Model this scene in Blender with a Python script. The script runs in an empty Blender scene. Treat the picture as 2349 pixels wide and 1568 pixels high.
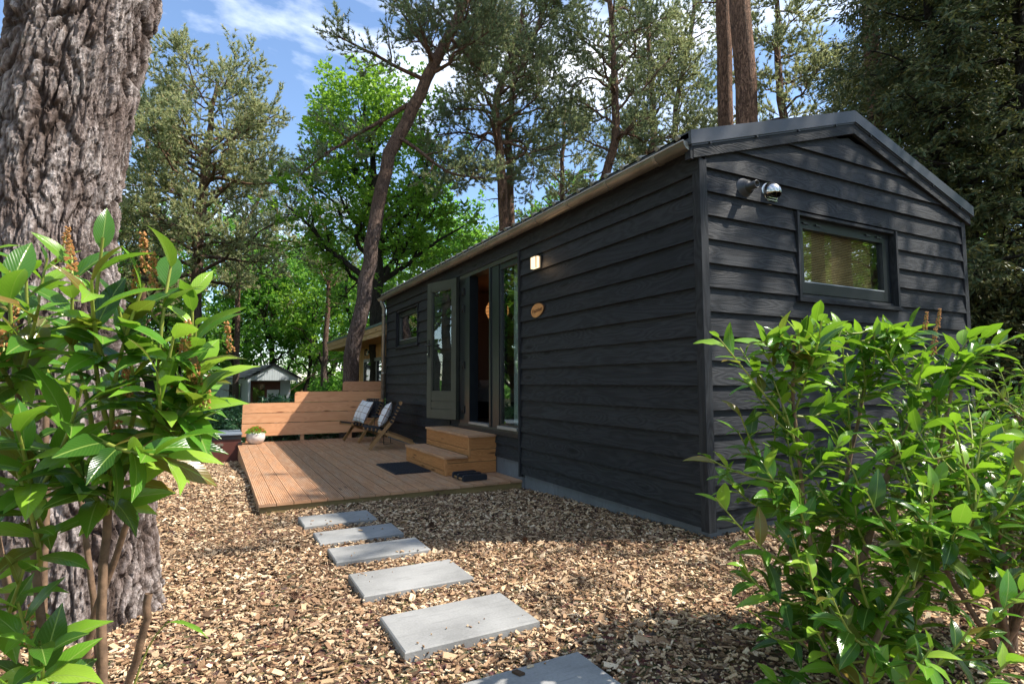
import bpy, math, random
import numpy as np
from mathutils import Vector, Matrix

random.seed(7)
SC = bpy.context.scene
COL = SC.collection

# ------------------------------------------------------------------ camera
CAM = np.array([-3.1546, -3.0118, 1.1177])
FWD = np.array([0.461735, 0.88422864, 0.0702887])
RGT = np.array([0.88652592, -0.46266664, -0.00337104])
UPV = np.array([-0.02953947, -0.06386928, 0.99752099])
cd = bpy.data.cameras.new('camera')
cam = bpy.data.objects.new('camera', cd)
COL.objects.link(cam)
cd.sensor_width = 36.0
cd.lens = 19.917
cd.clip_end = 3000
cd.clip_start = 0.02
cam.matrix_world = Matrix(((RGT[0], UPV[0], -FWD[0], CAM[0]), (RGT[1], UPV[1], -FWD[1], CAM[1]),
                           (RGT[2], UPV[2], -FWD[2], CAM[2]), (0, 0, 0, 1)))
SC.camera = cam

# ------------------------------------------------------------------ world + sun
SUN = np.array([0.60, -0.345, 0.887]); SUN = SUN / np.linalg.norm(SUN)
SUN_EL = math.asin(SUN[2]); SUN_AZ = math.atan2(SUN[0], SUN[1])
W = bpy.data.worlds.new('World'); SC.world = W; W.use_nodes = True
nt = W.node_tree; nt.nodes.clear()
out = nt.nodes.new('ShaderNodeOutputWorld'); bg = nt.nodes.new('ShaderNodeBackground')
sky = nt.nodes.new('ShaderNodeTexSky'); sky.sky_type = 'NISHITA'; sky.sun_disc = False
sky.sun_elevation = SUN_EL; sky.sun_rotation = SUN_AZ; sky.altitude = 0; sky.air_density = 1.0
sky.dust_density = 0.3; sky.ozone_density = 3.0
tc = nt.nodes.new('ShaderNodeTexCoord')
mp = nt.nodes.new('ShaderNodeMapping'); mp.inputs['Scale'].default_value = (1.0, 1.0, 2.6)
mp.inputs['Location'].default_value = (3.1, 0.4, 0.2)
n1 = nt.nodes.new('ShaderNodeTexNoise'); n1.inputs['Scale'].default_value = 2.2; n1.inputs['Detail'].default_value = 9
n1.inputs['Roughness'].default_value = 0.55; n1.inputs['Distortion'].default_value = 0.35
cr = nt.nodes.new('ShaderNodeValToRGB')
cr.color_ramp.elements[0].position = 0.48; cr.color_ramp.elements[0].color = (0.0, 0.0, 0.0, 1)
cr.color_ramp.elements[1].position = 0.74; cr.color_ramp.elements[1].color = (1, 1, 1, 1)
mx = nt.nodes.new('ShaderNodeMixRGB'); mx.inputs[2].default_value = (9.0, 9.3, 9.8, 1)
nt.links.new(tc.outputs['Generated'], mp.inputs[0]); nt.links.new(mp.outputs[0], n1.inputs['Vector'])
nt.links.new(n1.outputs['Fac'], cr.inputs[0]); nt.links.new(cr.outputs[0], mx.inputs[0])
nt.links.new(sky.outputs[0], mx.inputs[1]); nt.links.new(mx.outputs[0], bg.inputs[0])
bg.inputs[1].default_value = 0.15
nt.links.new(bg.outputs[0], out.inputs[0])
sd = bpy.data.lights.new('sun', 'SUN'); sd.energy = 5.0; sd.angle = math.radians(0.55); sd.color = (1.0, 0.93, 0.82)
so = bpy.data.objects.new('sun', sd); COL.objects.link(so)
so.rotation_euler = Vector(SUN).to_track_quat('Z', 'Y').to_euler()
SC.view_settings.view_transform = 'Standard'
SC.view_settings.look = 'None'
SC.view_settings.exposure = 0.90
SC.view_settings.gamma = 1.0
SC.view_settings.use_curve_mapping = False
SC.cycles.max_bounces = 7; SC.cycles.transparent_max_bounces = 12; SC.cycles.diffuse_bounces = 3
SC.cycles.glossy_bounces = 3; SC.cycles.transmission_bounces = 6
SC.cycles.sample_clamp_indirect = 6.0
SC.cycles.use_denoising = True


def at(px, py, d):
    """point that the photograph (2348 px wide) shows at px, py, d metres ahead"""
    return CAM + d * (FWD + RGT * ((px - 1174.0) / 1299.0) - UPV * ((py - 784.0) / 1299.0))


def gh(x, y):
    """height of the ground"""
    x = np.asarray(x, float); y = np.asarray(y, float)
    a = np.interp(y, [-200, -1, 0.2, 2.0, 2.8, 5.2, 6.5, 7.8, 9, 13, 20, 60, 400],
                  [0.0, 0.012, -0.005, -0.065, -0.085, -0.09, -0.17, -0.25, -0.30, -0.45, -0.85, -1.0, -1.0])
    b = np.interp(x, [-3, 0, 1, 6, 20], [0, 0, 0, 0.02, 0.1])
    c = np.interp(y, [-100, 0, 2, 30], [0, 0, 1, 1]) * np.interp(x, [0, 2, 6, 14, 60], [0, 0.15, 0.5, 0.9, 1.0]) * (-a)
    n = 0.008 * np.sin(x * 2.3 + 1.1 * np.sin(y * 1.7)) + 0.006 * np.sin(y * 3.9 + x)
    return a + b + c + n


# ------------------------------------------------------------------ object helpers
def tag(o, label=None, cat=None, group=None, kind=None):
    if label: o['label'] = label
    if cat: o['category'] = cat
    if group: o['group'] = group
    if kind: o['kind'] = kind
    return o


def empty(name, loc=(0, 0, 0), rz=0.0, label=None, cat=None, group=None):
    o = bpy.data.objects.new(name, None); COL.objects.link(o)
    o.empty_display_size = 0.1
    o.location = loc; o.rotation_euler = (0, 0, rz)
    return tag(o, label, cat, group)


def link(name, me, parent=None, label=None):
    o = bpy.data.objects.new(name, me); COL.objects.link(o)
    if parent is not None: o.parent = parent
    if label: o['label'] = label
    return o


def np_mesh(name, V, faces, mats, smooth=False, midx=None, uv=None, crease=None):
    """faces: list of int arrays (m,3) or (m,4); midx: one material index per array; uv: list of (m,k,2)"""
    V = np.asarray(V, np.float32).reshape(-1, 3)
    me = bpy.data.meshes.new(name)
    tot = sum(len(f) for f in faces); nl = sum(f.size for f in faces)
    me.vertices.add(len(V)); me.vertices.foreach_set('co', V.ravel())
    me.loops.add(nl); me.polygons.add(tot)
    li = np.concatenate([np.asarray(f, np.int32).ravel() for f in faces])
    sizes = np.concatenate([np.full(len(f), f.shape[1], np.int32) for f in faces])
    starts = np.concatenate([[0], np.cumsum(sizes)[:-1]]).astype(np.int32)
    me.loops.foreach_set('vertex_index', li)
    me.polygons.foreach_set('loop_start', starts)
    me.polygons.foreach_set('loop_total', sizes)
    if midx is not None:
        me.polygons.foreach_set('material_index', np.concatenate([np.full(len(f), i, np.int32) for f, i in zip(faces, midx)]))
    for m in (mats if isinstance(mats, (list, tuple)) else [mats]): me.materials.append(m)
    if uv is not None:
        l = me.uv_layers.new(name='UVMap')
        l.data.foreach_set('uv', np.concatenate([np.asarray(u, np.float32).reshape(-1, 2) for u in uv]).ravel())
    me.update(calc_edges=True)
    sm = np.ones(tot, bool) if smooth is True else (np.zeros(tot, bool) if smooth is False else np.concatenate([np.full(len(f), s, bool) for f, s in zip(faces, smooth)]))
    me.polygons.foreach_set('use_smooth', sm)
    return me


class MB:
    """collects shapes with a grain UV (u along the length, metres)"""
    def __init__(s): s.v = []; s.f = []; s.u = []; s.m = []; s.sm = []
    def poly(s, pts, uv=None, m=0, sm=False):
        b = len(s.v); s.v += [tuple(p) for p in pts]; s.f.append(list(range(b, b + len(pts))))
        s.u.append(uv if uv is not None else [(0, 0)] * len(pts)); s.m.append(m); s.sm.append(sm)
    def box(s, lo, hi, grain=None, m=0, M=None, bev=0.0):
        lo = np.array(lo, float); hi = np.array(hi, float)
        if grain is None: grain = int(np.argmax(hi - lo))
        o = [i for i in range(3) if i != grain]
        c = [[(lo, hi)[i][0], (lo, hi)[j][1], (lo, hi)[k][2]] for i in (0, 1) for j in (0, 1) for k in (0, 1)]
        if bev > 0:
            return s.bbox(lo, hi, grain, m, M, bev)
        F = [(0, 1, 3, 2), (4, 6, 7, 5), (0, 4, 5, 1), (2, 3, 7, 6), (0, 2, 6, 4), (1, 5, 7, 3)]
        for f in F:
            P = [c[i] for i in f]
            nrm = [max(p[a] for p in P) - min(p[a] for p in P) < 1e-9 for a in range(3)]
            ax = nrm.index(True)
            if ax == grain: uv = [(p[o[0]] * 0.3, p[o[1]]) for p in P]
            else:
                q = [a for a in o if a != ax][0]
                uv = [(p[grain], p[q] + (0.37 if ax == o[0] else 0)) for p in P]
            if M is not None: P = [tuple(M @ Vector(p)) for p in P]
            s.poly(P, uv, m)
    def bbox(s, lo, hi, grain, m, M, b):
        # box with chamfered long edges (cross-section octagon along grain)
        o = [i for i in range(3) if i != grain]
        a0, a1 = lo[o[0]], hi[o[0]]; b0, b1 = lo[o[1]], hi[o[1]]
        b = min(b, (a1 - a0) * .45, (b1 - b0) * .45)
        pr = [(a0 + b, b0), (a1 - b, b0), (a1, b0 + b), (a1, b1 - b), (a1 - b, b1), (a0 + b, b1), (a0, b1 - b), (a0, b0 + b)]
        s.prism(pr, o, grain, lo[grain], hi[grain], m, M)
    def prism(s, prof, o, grain, g0, g1, m=0, M=None, sm=False):
        def mkp(q, g):
            p = [0, 0, 0]; p[o[0]] = q[0]; p[o[1]] = q[1]; p[grain] = g
            return tuple(M @ Vector(p)) if M is not None else tuple(p)
        n = len(prof); per = 0
        for i in range(n):
            a, b2 = prof[i], prof[(i + 1) % n]; L = math.hypot(a[0] - b2[0], a[1] - b2[1])
            s.poly([mkp(a, g0), mkp(b2, g0), mkp(b2, g1), mkp(a, g1)], [(g0, per), (g0, per + L), (g1, per + L), (g1, per)], m, sm)
            per += L
        s.poly([mkp(q, g0) for q in prof][::-1], [(q[0] * .3, q[1]) for q in prof][::-1], m)
        s.poly([mkp(q, g1) for q in prof], [(q[0] * .3, q[1]) for q in prof], m)
    def tube(s, pts, r, n=8, m=0, cap=True, sm=True):
        pts = [Vector(p) for p in pts]; rr = r if isinstance(r, (list, tuple)) else [r] * len(pts)
        rings = []; prev = None
        for i, p in enumerate(pts):
            t = (pts[min(i + 1, len(pts) - 1)] - pts[max(i - 1, 0)]).normalized()
            if prev is None:
                ref = Vector((0, 0, 1)) if abs(t.z) < .9 else Vector((1, 0, 0)); a = t.cross(ref).normalized()
            else: a = (prev - t * prev.dot(t)).normalized()
            prev = a; b = t.cross(a)
            rings.append([p + (a * math.cos(2 * math.pi * k / n) + b * math.sin(2 * math.pi * k / n)) * rr[i] for k in range(n)])
        L = 0
        for i in range(len(pts) - 1):
            L2 = L + (pts[i + 1] - pts[i]).length
            for k in range(n):
                q = (k + 1) % n
                s.poly([rings[i][k], rings[i][q], rings[i + 1][q], rings[i + 1][k]],
                       [(L, k / n), (L, (k + 1) / n), (L2, (k + 1) / n), (L2, k / n)], m, sm)
            L = L2
        if cap: s.poly(rings[0][::-1], None, m); s.poly(rings[-1], None, m)
    def lathe(s, prof, c=(0, 0, 0), n=24, m=0, M=None, sm=True):
        for i in range(len(prof) - 1):
            (r0, z0), (r1, z1) = prof[i], prof[i + 1]
            for k in range(n):
                a, b = 2 * math.pi * k / n, 2 * math.pi * (k + 1) / n
                P = [(r0 * math.cos(a), r0 * math.sin(a), z0), (r0 * math.cos(b), r0 * math.sin(b), z0),
                     (r1 * math.cos(b), r1 * math.sin(b), z1), (r1 * math.cos(a), r1 * math.sin(a), z1)]
                P = [Vector(p) for p in P]
                if M is not None: P = [M @ p for p in P]
                P = [tuple(p + Vector(c)) for p in P]
                if r0 < 1e-6: P = [P[0], P[2], P[3]]
                elif r1 < 1e-6: P = P[:3]
                s.poly(P, None, m, sm)
    def mesh(s, name, mats, weld=False):
        me = bpy.data.meshes.new(name)
        me.from_pydata(s.v, [], s.f)
        for k in (mats if isinstance(mats, (list, tuple)) else [mats]): me.materials.append(k)
        l = me.uv_layers.new(name='UVMap')
        l.data.foreach_set('uv', [c for u in s.u for p in u for c in p])
        me.polygons.foreach_set('material_index', s.m)
        me.polygons.foreach_set('use_smooth', s.sm)
        if weld:
            import bmesh
            bm = bmesh.new(); bm.from_mesh(me); bmesh.ops.remove_doubles(bm, verts=bm.verts, dist=1e-5)
            bm.to_mesh(me); bm.free()
        me.update()
        return me
    def build(s, name, mats, parent=None, label=None, weld=None):
        if weld is None: weld = any(s.sm)
        return link(name, s.mesh(name, mats, weld), parent, label)


# ------------------------------------------------------------------ materials
class N:
    def __init__(s, name):
        s.m = bpy.data.materials.new(name); s.m.use_nodes = True; s.t = s.m.node_tree; s.t.nodes.clear()
        s.out = s.t.nodes.new('ShaderNodeOutputMaterial')
    def n(s, typ, **kw):
        x = s.t.nodes.new('ShaderNode' + typ)
        for k, v in kw.items():
            if k.startswith('i_'):
                key = k[2:].replace('_', ' ')
                x.inputs[key].default_value = v
            else: setattr(x, k, v)
        return x
    def l(s, a, b): s.t.links.new(a, b)
    def math(s, op, a, b=None, c=None):
        x = s.n('Math', operation=op)
        for i, v in enumerate((a, b, c)):
            if v is None: continue
            if isinstance(v, (int, float)): x.inputs[i].default_value = v
            else: s.l(v, x.inputs[i])
        return x.outputs[0]
    def noise(s, vec, scale, detail=4, rough=.55, dist=0.0):
        x = s.n('TexNoise'); x.inputs['Scale'].default_value = scale; x.inputs['Detail'].default_value = detail
        x.inputs['Roughness'].default_value = rough; x.inputs['Distortion'].default_value = dist
        if vec is not None: s.l(vec, x.inputs['Vector'])
        return x.outputs['Fac']
    def ramp(s, fac, stops):
        x = s.n('ValToRGB'); e = x.color_ramp.elements
        while len(e) > 1: e.remove(e[0])
        for i, (p, c) in enumerate(stops):
            q = e[0] if i == 0 else e.new(p)
            q.position = p; q.color = (*c, 1) if len(c) == 3 else c
        s.l(fac, x.inputs[0]); return x.outputs[0]
    def mix(s, fac, a, b, mode='MIX'):
        x = s.n('MixRGB', blend_type=mode)
        for i, v in enumerate((fac, a, b)):
            if isinstance(v, (int, float)): x.inputs[i].default_value = v
            elif isinstance(v, tuple): x.inputs[i].default_value = (*v, 1)
            else: s.l(v, x.inputs[i])
        return x.outputs[0]
    def scale(s, vec, sc, loc=None):
        x = s.n('Mapping'); x.inputs['Scale'].default_value = sc
        s.l(vec, x.inputs[0])
        if loc is not None: s.l(loc, x.inputs['Location'])
        return x.outputs[0]
    def bsdf(s, color, rough=.6, bump=None, bstr=.3, bdist=.01, metal=0, spec=.5, **kw):
        b = s.n('BsdfPrincipled')
        for k, v in (('Base Color', color), ('Roughness', rough), ('Metallic', metal), ('Specular IOR Level', spec)):
            if isinstance(v, (int, float)): b.inputs[k].default_value = v
            elif isinstance(v, tuple): b.inputs[k].default_value = (*v, 1)
            else: s.l(v, b.inputs[k])
        for k, v in kw.items(): b.inputs[k.replace('_', ' ')].default_value = v
        if bump is not None:
            q = s.n('Bump'); q.inputs['Strength'].default_value = bstr; q.inputs['Distance'].default_value = bdist
            s.l(bump, q.inputs['Height']); s.l(q.outputs[0], b.inputs['Normal'])
        return b
    def done(s, sh):
        s.l(sh.outputs[0] if hasattr(sh, 'outputs') else sh, s.out.inputs[0]); return s.m


def simple(name, col, rough=.5, metal=0, nscale=0, var=.15, bstr=0.0, spec=.5, coord='Object', **kw):
    k = N(name)
    if nscale:
        tcn = k.n('TexCoord'); f = k.noise(tcn.outputs[coord], nscale, 6)
        c = k.ramp(f, [(.3, tuple(x * (1 - var) for x in col)), (.7, tuple(min(1, x * (1 + var)) for x in col))])
        return k.done(k.bsdf(c, rough, bump=f if bstr else None, bstr=bstr, metal=metal, spec=spec, **kw))
    return k.done(k.bsdf(col, rough, metal=metal, spec=spec, **kw))


def wood(name, light, dark, knot, rough=.6, rings=1.0, bstr=.35, knots=.5, weather=None, fine=1.0, spec=.4, bdist=.004):
    k = N(name)
    uv = k.n('TexCoord').outputs['UV']
    oi = k.n('ObjectInfo')
    off = k.n('CombineXYZ'); k.l(k.math('MULTIPLY', oi.outputs['Random'], 53.0), off.inputs[0])
    k.l(k.math('MULTIPLY', oi.outputs['Random'], 17.3), off.inputs[1])
    base = k.scale(uv, (1, 1, 1), off.outputs[0])
    # warp by knots
    vor = k.n('TexVoronoi'); vor.inputs['Scale'].default_value = 1.0
    k.l(k.scale(base, (2.2, 8.0, 1)), vor.inputs['Vector'])
    dk = vor.outputs['Distance']
    knotm = k.ramp(dk, [(0.0, (1, 1, 1)), (0.10, (.9, .9, .9)), (0.22, (0, 0, 0))])
    sc = k.n('SeparateColor'); k.l(vor.outputs['Color'], sc.inputs[0])
    sel = k.math('LESS_THAN', sc.outputs[0], knots)
    kn = k.math('MULTIPLY', knotm, sel)
    low = k.noise(k.scale(base, (.7, 5, 1)), 1.0, 3, .5, .6)
    warp = k.math('ADD', k.math('MULTIPLY', low, 1.0), k.math('MULTIPLY', k.ramp(dk, [(0, (1, 1, 1)), (.55, (0, 0, 0))]), .35))
    ring = k.math('SINE', k.math('MULTIPLY', warp, 70.0 * rings))
    fineg = k.noise(k.scale(base, (3.0, 160 * fine, 1)), 1.0, 4, .6)
    g = k.math('ADD', k.math('MULTIPLY', ring, .16), fineg)
    col = k.ramp(g, [(.25, dark), (.5, tuple((a + b) / 2 for a, b in zip(light, dark))), (.75, light)])
    tone = k.noise(k.scale(base, (.9, 3, 1)), 1.3, 3)
    col = k.mix(k.math('MULTIPLY', tone, .55), col, tuple((a * .8 + b * .2) for a, b in zip(dark, knot)))
    per = k.ramp(oi.outputs['Random'], [(0, (.78, .78, .80)), (.5, (1, 1, 1)), (1, (1.12, 1.1, 1.08))])
    col = k.mix(1.0, col, per, 'MULTIPLY')
    if weather is not None:
        wf = k.ramp(k.noise(k.scale(base, (1.5, 6, 1)), 1.5, 6, .65), [(.45, (0, 0, 0)), (.7, (1, 1, 1))])
        col = k.mix(k.math('MULTIPLY', wf, .6), col, weather)
    col = k.mix(kn, col, knot)
    rg = k.ramp(fineg, [(.2, (rough * .85,) * 3), (.8, (min(1, rough * 1.15),) * 3)])
    h = k.math('SUBTRACT', g, k.math('MULTIPLY', kn, .4))
    return k.done(k.bsdf(col, rg, bump=h, bstr=bstr, bdist=bdist, spec=spec))


M = {}
M['siding'] = wood('black_stained_wood', (.041, .045, .052), (.017, .0185, .022), (.007, .008, .009), rough=.62, rings=.8, bstr=.8, knots=.4, spec=.18, bdist=.004)
M['larch'] = wood('fresh_larch', (.74, .40, .215), (.62, .30, .145), (.24, .075, .03), rough=.62, rings=.55, bstr=.2, knots=.6)
M['deck'] = wood('weathered_decking', (.58, .33, .18), (.37, .195, .105), (.17, .095, .06), rough=.75, bstr=.25, knots=.25, fine=.25, rings=.5, weather=(.45, .34, .25))
M['step'] = wood('honey_decking', (.62, .31, .12), (.42, .18, .06), (.15, .06, .02), rough=.62, bstr=.35, knots=.4)
M['joist'] = wood('green_treated_pine', (.30, .22, .09), (.18, .13, .055), (.08, .05, .02), rough=.75)
M['teak'] = wood('oiled_acacia', (.40, .235, .10), (.24, .12, .045), (.10, .05, .02), rough=.5, bstr=.2, knots=.1)
M['cabin'] = wood('orange_larch_cladding', (.78, .42, .15), (.58, .27, .08), (.18, .06, .02), rough=.6, bstr=.2)
M['fascia'] = wood('douglas_fascia', (.72, .45, .23), (.55, .31, .15), (.2, .09, .04), rough=.6, bstr=.2)
M['inner'] = wood('inner_plywood', (.32, .205, .14), (.26, .16, .105), (.18, .10, .06), rough=.6, bstr=.05, knots=.1)
M['shedwood'] = wood('pale_grey_boarding', (.55, .60, .62), (.45, .50, .53), (.4, .44, .46), rough=.6, bstr=.1, knots=.1)
M['frame'] = simple('black_frame_paint', (.012, .015, .019), .32, nscale=8, var=.2)
M['doorpaint'] = simple('olive_grey_door_paint', (.040, .043, .034), .42, nscale=6, var=.15)
M['metaltrim'] = simple('anthracite_sheet_metal', (.050, .056, .070), .42, metal=.15, nscale=3, var=.25)
M['roof'] = simple('dark_roof_sheet', (.04, .045, .05), .5, nscale=5, var=.3)
M['bolt'] = simple('black_bolt', (.01, .01, .012), .4)
M['steel'] = simple('brushed_steel', (.62, .60, .56), .22, metal=1.0, nscale=20, var=.08)
M['flue'] = simple('grey_flue_collar', (.045, .05, .06), .4, metal=.2)
M['flueblack'] = simple('black_flue_pipe', (.012, .013, .016), .35)
M['black'] = simple('black_rubber', (.010, .013, .022), .6, nscale=60, var=.4)
M['strap'] = simple('black_webbing', (.012, .013, .018), .75, nscale=90, var=.4)
M['wire'] = simple('black_wire', (.012, .012, .015), .4)
M['white'] = simple('white_paint', (.70, .72, .74), .5, nscale=4, var=.06)
M['darkred'] = simple('maroon_panel', (.105, .030, .020), .5, nscale=4, var=.2)
M['lid'] = simple('grey_lid', (.15, .185, .23), .55, nscale=9, var=.2)
M['greenmetal'] = simple('green_grey_roof_edge', (.12, .17, .16), .5)
M['wick'] = simple('pot_glaze', (.60, .565, .54), .55, nscale=14, var=.1, bstr=.1)
M['soil'] = simple('potting_soil', (.03, .02, .012), .9)
M['petal'] = simple('red_petal', (.50, .035, .030), .5)
M['petal2'] = simple('orange_petal', (.60, .14, .04), .5)
M['bed'] = simple('linen', (.42, .40, .38), .8, nscale=6, var=.15)
M['lampemit'] = None


def zinc():
    k = N('weathered_zinc'); o = k.n('TexCoord').outputs['Object']
    a = k.noise(k.scale(o, (6, 1.2, 6)), 2.0, 8, .65)
    col = k.ramp(a, [(.3, (.20, .19, .16)), (.55, (.33, .31, .27)), (.75, (.42, .42, .37))])
    return k.done(k.bsdf(col, .42, bump=a, bstr=.1, metal=.65))
M['zinc'] = zinc()


def concrete(name, c, bs=.25, sc=1.0, rough=.8):
    k = N(name); tcn = k.n('TexCoord'); o = tcn.outputs['Object']; r = k.n('ObjectInfo').outputs['Random']
    cb = k.n('CombineXYZ'); k.l(k.math('MULTIPLY', r, 40.0), cb.inputs[0])
    o = k.scale(o, (sc, sc, sc), cb.outputs[0])
    a = k.noise(o, 3.0, 8, .6); b = k.noise(o, 90.0, 3, .6)
    v = k.n('TexVoronoi'); v.inputs['Scale'].default_value = 26; k.l(o, v.inputs['Vector'])
    pits = k.ramp(v.outputs['Distance'], [(.03, (0, 0, 0)), (.09, (1, 1, 1))])
    col = k.ramp(a, [(.32, tuple(x * .60 for x in c)), (.6, tuple(x * 1.0 for x in c)), (.75, tuple(x * 1.15 for x in c))])
    col = k.mix(.25, col, k.ramp(b, [(.3, tuple(x * .6 for x in c)), (.7, tuple(x * 1.25 for x in c))]))
    col = k.mix(.35, col, k.mix(1.0, col, pits, 'MULTIPLY'))
    sc2 = k.noise(k.scale(o, (2, 14, 2)), 3.0, 5)
    col = k.mix(k.ramp(sc2, [(.56, (0, 0, 0)), (.66, (.5, .5, .5))]), col, tuple(x * .62 for x in c))
    return k.done(k.bsdf(col, rough, bump=k.math('ADD', b, k.math('MULTIPLY', pits, .8)), bstr=bs, bdist=.003))
M['slab'] = concrete('slab_concrete', (.29, .29, .285))
M['plinth'] = concrete('plinth_concrete', (.17, .185, .21))


def chips_mat():
    k = N('wood_chips'); g = k.n('NewGeometry'); r = g.outputs['Random Per Island']
    o = k.n('TexCoord').outputs['Object']
    col = k.ramp(r, [(0, (.035, .022, .014)), (.12, (.12, .07, .04)), (.24, (.25, .145, .08)), (.40, (.42, .26, .145)),
                     (.52, (.29, .20, .14)), (.60, (.52, .35, .20)), (.82, (.66, .47, .29)), (1, (.84, .68, .48))])
    big = k.noise(o, .9, 5, .6)
    col = k.mix(k.ramp(big, [(.42, (0, 0, 0)), (.72, (.6, .6, .6))]), col, (.17, .10, .06))
    f = k.noise(k.scale(o, (1, 1, 1)), 160, 3, .7)
    col = k.mix(.35, col, k.mix(1.0, col, k.ramp(f, [(.3, (.5, .5, .5)), (.7, (1.3, 1.3, 1.3))]), 'MULTIPLY'))
    return k.done(k.bsdf(col, .8, bump=f, bstr=.4, bdist=.004, spec=.25))
M['chips'] = chips_mat()


def ground_mat():
    k = N('woodland_ground'); o = k.n('TexCoord').outputs['Object']
    a = k.noise(o, 45, 6, .7); b = k.noise(o, 1.3, 5, .6)
    v = k.n('TexVoronoi'); v.inputs['Scale'].default_value = 38; k.l(k.scale(o, (1, 1, 1)), v.inputs['Vector'])
    col = k.ramp(a, [(.3, (.04, .025, .016)), (.5, (.16, .10, .06)), (.7, (.36, .25, .15))])
    col = k.mix(.5, col, k.mix(1.0, col, v.outputs['Color'], 'MULTIPLY'))
    # far from the garden: moss and litter
    sp = k.n('SeparateXYZ'); k.l(o, sp.inputs[0])
    far = k.math('GREATER_THAN', k.math('ADD', k.math('ABSOLUTE', sp.outputs[0]), k.math('ABSOLUTE', sp.outputs[1])), 17.0)
    moss = k.ramp(b, [(.35, (.035, .06, .018)), (.6, (.08, .065, .035)), (.75, (.05, .085, .02))])
    col = k.mix(far, col, moss)
    return k.done(k.bsdf(col, .9, bump=a, bstr=.7, bdist=.02, spec=.2))
M['ground'] = ground_mat()


def leaf_mat(name, cols, rough=.35, trans=.45, tcol=(.30, .55, .03), spec=.5, midrib=True, island=False, tmix=.4, vein=.3):
    k = N(name); 
    r = k.n('NewGeometry').outputs['Random Per Island'] if island else k.n('ObjectInfo').outputs['Random']
    col = k.ramp(r, [(i / (len(cols) - 1), c) for i, c in enumerate(cols)])
    tc_ = k.mix(.5, col, tcol)
    bump = None
    if midrib:
        uv = k.n('TexCoord').outputs['UV']; sp = k.n('SeparateXYZ'); k.l(uv, sp.inputs[0])
        mid = k.math('ABSOLUTE', k.math('SUBTRACT', sp.outputs[0], .5))
        mm = k.ramp(mid, [(0, (1, 1, 1)), (.035, (0, 0, 0))])
        side = k.math('SINE', k.math('MULTIPLY', k.math('ADD', sp.outputs[1], k.math('MULTIPLY', mid, -.7)), 75.0))
        sv = k.ramp(side, [(.80, (0, 0, 0)), (1.0, (vein, vein, vein))])
        col = k.mix(mm, k.mix(sv, col, (.16, .28, .05)), (.30, .42, .10))
        bump = k.math('SUBTRACT', k.math('MULTIPLY', side, .15), mm)
    b = k.bsdf(col, rough, bump=bump, bstr=.35, bdist=.002, spec=spec)
    t = k.n('BsdfTranslucent'); k.l(tc_, t.inputs[0])
    mxs = k.n('MixShader'); mxs.inputs[0].default_value = tmix
    k.l(b.outputs[0], mxs.inputs[1]); k.l(t.outputs[0], mxs.inputs[2])
    return k.done(mxs)
M['laurel'] = leaf_mat('laurel_leaf', [(.22, .13, .03), (.018, .068, .014), (.03, .10, .016), (.06, .18, .018), (.08, .24, .02), (.15, .34, .03), (.24, .43, .04), (.32, .48, .06)], rough=.24, tcol=(.34, .58, .04), tmix=.36)
M['laurel_s'] = leaf_mat('laurel_leaf_mass', [(.014, .055, .014), (.035, .12, .018), (.08, .22, .02), (.24, .42, .035)], rough=.26, island=True, tcol=(.34, .62, .02), tmix=.4)
M['rhodo'] = leaf_mat('evergreen_shrub_leaf', [(.02, .065, .028), (.05, .13, .055), (.09, .19, .085)], rough=.3, island=True, midrib=False, tcol=(.12, .3, .04), tmix=.2)
M['oakleaf'] = leaf_mat('fresh_oak_leaf', [(.075, .20, .02), (.15, .33, .03), (.25, .43, .045), (.11, .26, .025)], rough=.45, island=True, midrib=False, tcol=(.42, .66, .06), tmix=.5)
M['beechleaf'] = leaf_mat('woodland_leaf', [(.05, .17, .018), (.10, .26, .026), (.17, .36, .05), (.07, .20, .045)], rough=.5, island=True, midrib=False, tcol=(.36, .70, .08), tmix=.52)
M['needle'] = leaf_mat('pine_needle', [(.10, .165, .10), (.18, .235, .12), (.32, .31, .15), (.13, .20, .11)], rough=.5, island=True, midrib=False, tcol=(.44, .52, .20), tmix=.46)
M['needle_warm'] = leaf_mat('pine_needle_flowering', [(.18, .26, .14), (.30, .35, .18), (.50, .45, .22), (.23, .30, .15)], rough=.5, island=True, midrib=False, tcol=(.50, .55, .24), tmix=.45)
M['candle'] = simple('pine_candle', (.55, .40, .19), .7)
M['cypress'] = leaf_mat('dark_conifer_spray', [(.045, .08, .035), (.085, .13, .05), (.24, .22, .075), (.055, .10, .048)], rough=.55, island=True, midrib=False, tcol=(.18, .20, .05), tmix=.3)
M['stem'] = simple('young_green_stem', (.26, .30, .055), .5, nscale=20, var=.25)
M['bushbark'] = simple('shrub_bark', (.17, .105, .065), .8, nscale=35, var=.45, bstr=.3)
M['seed'] = simple('dry_seed_head', (.40, .185, .055), .8, nscale=60, var=.4)


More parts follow.
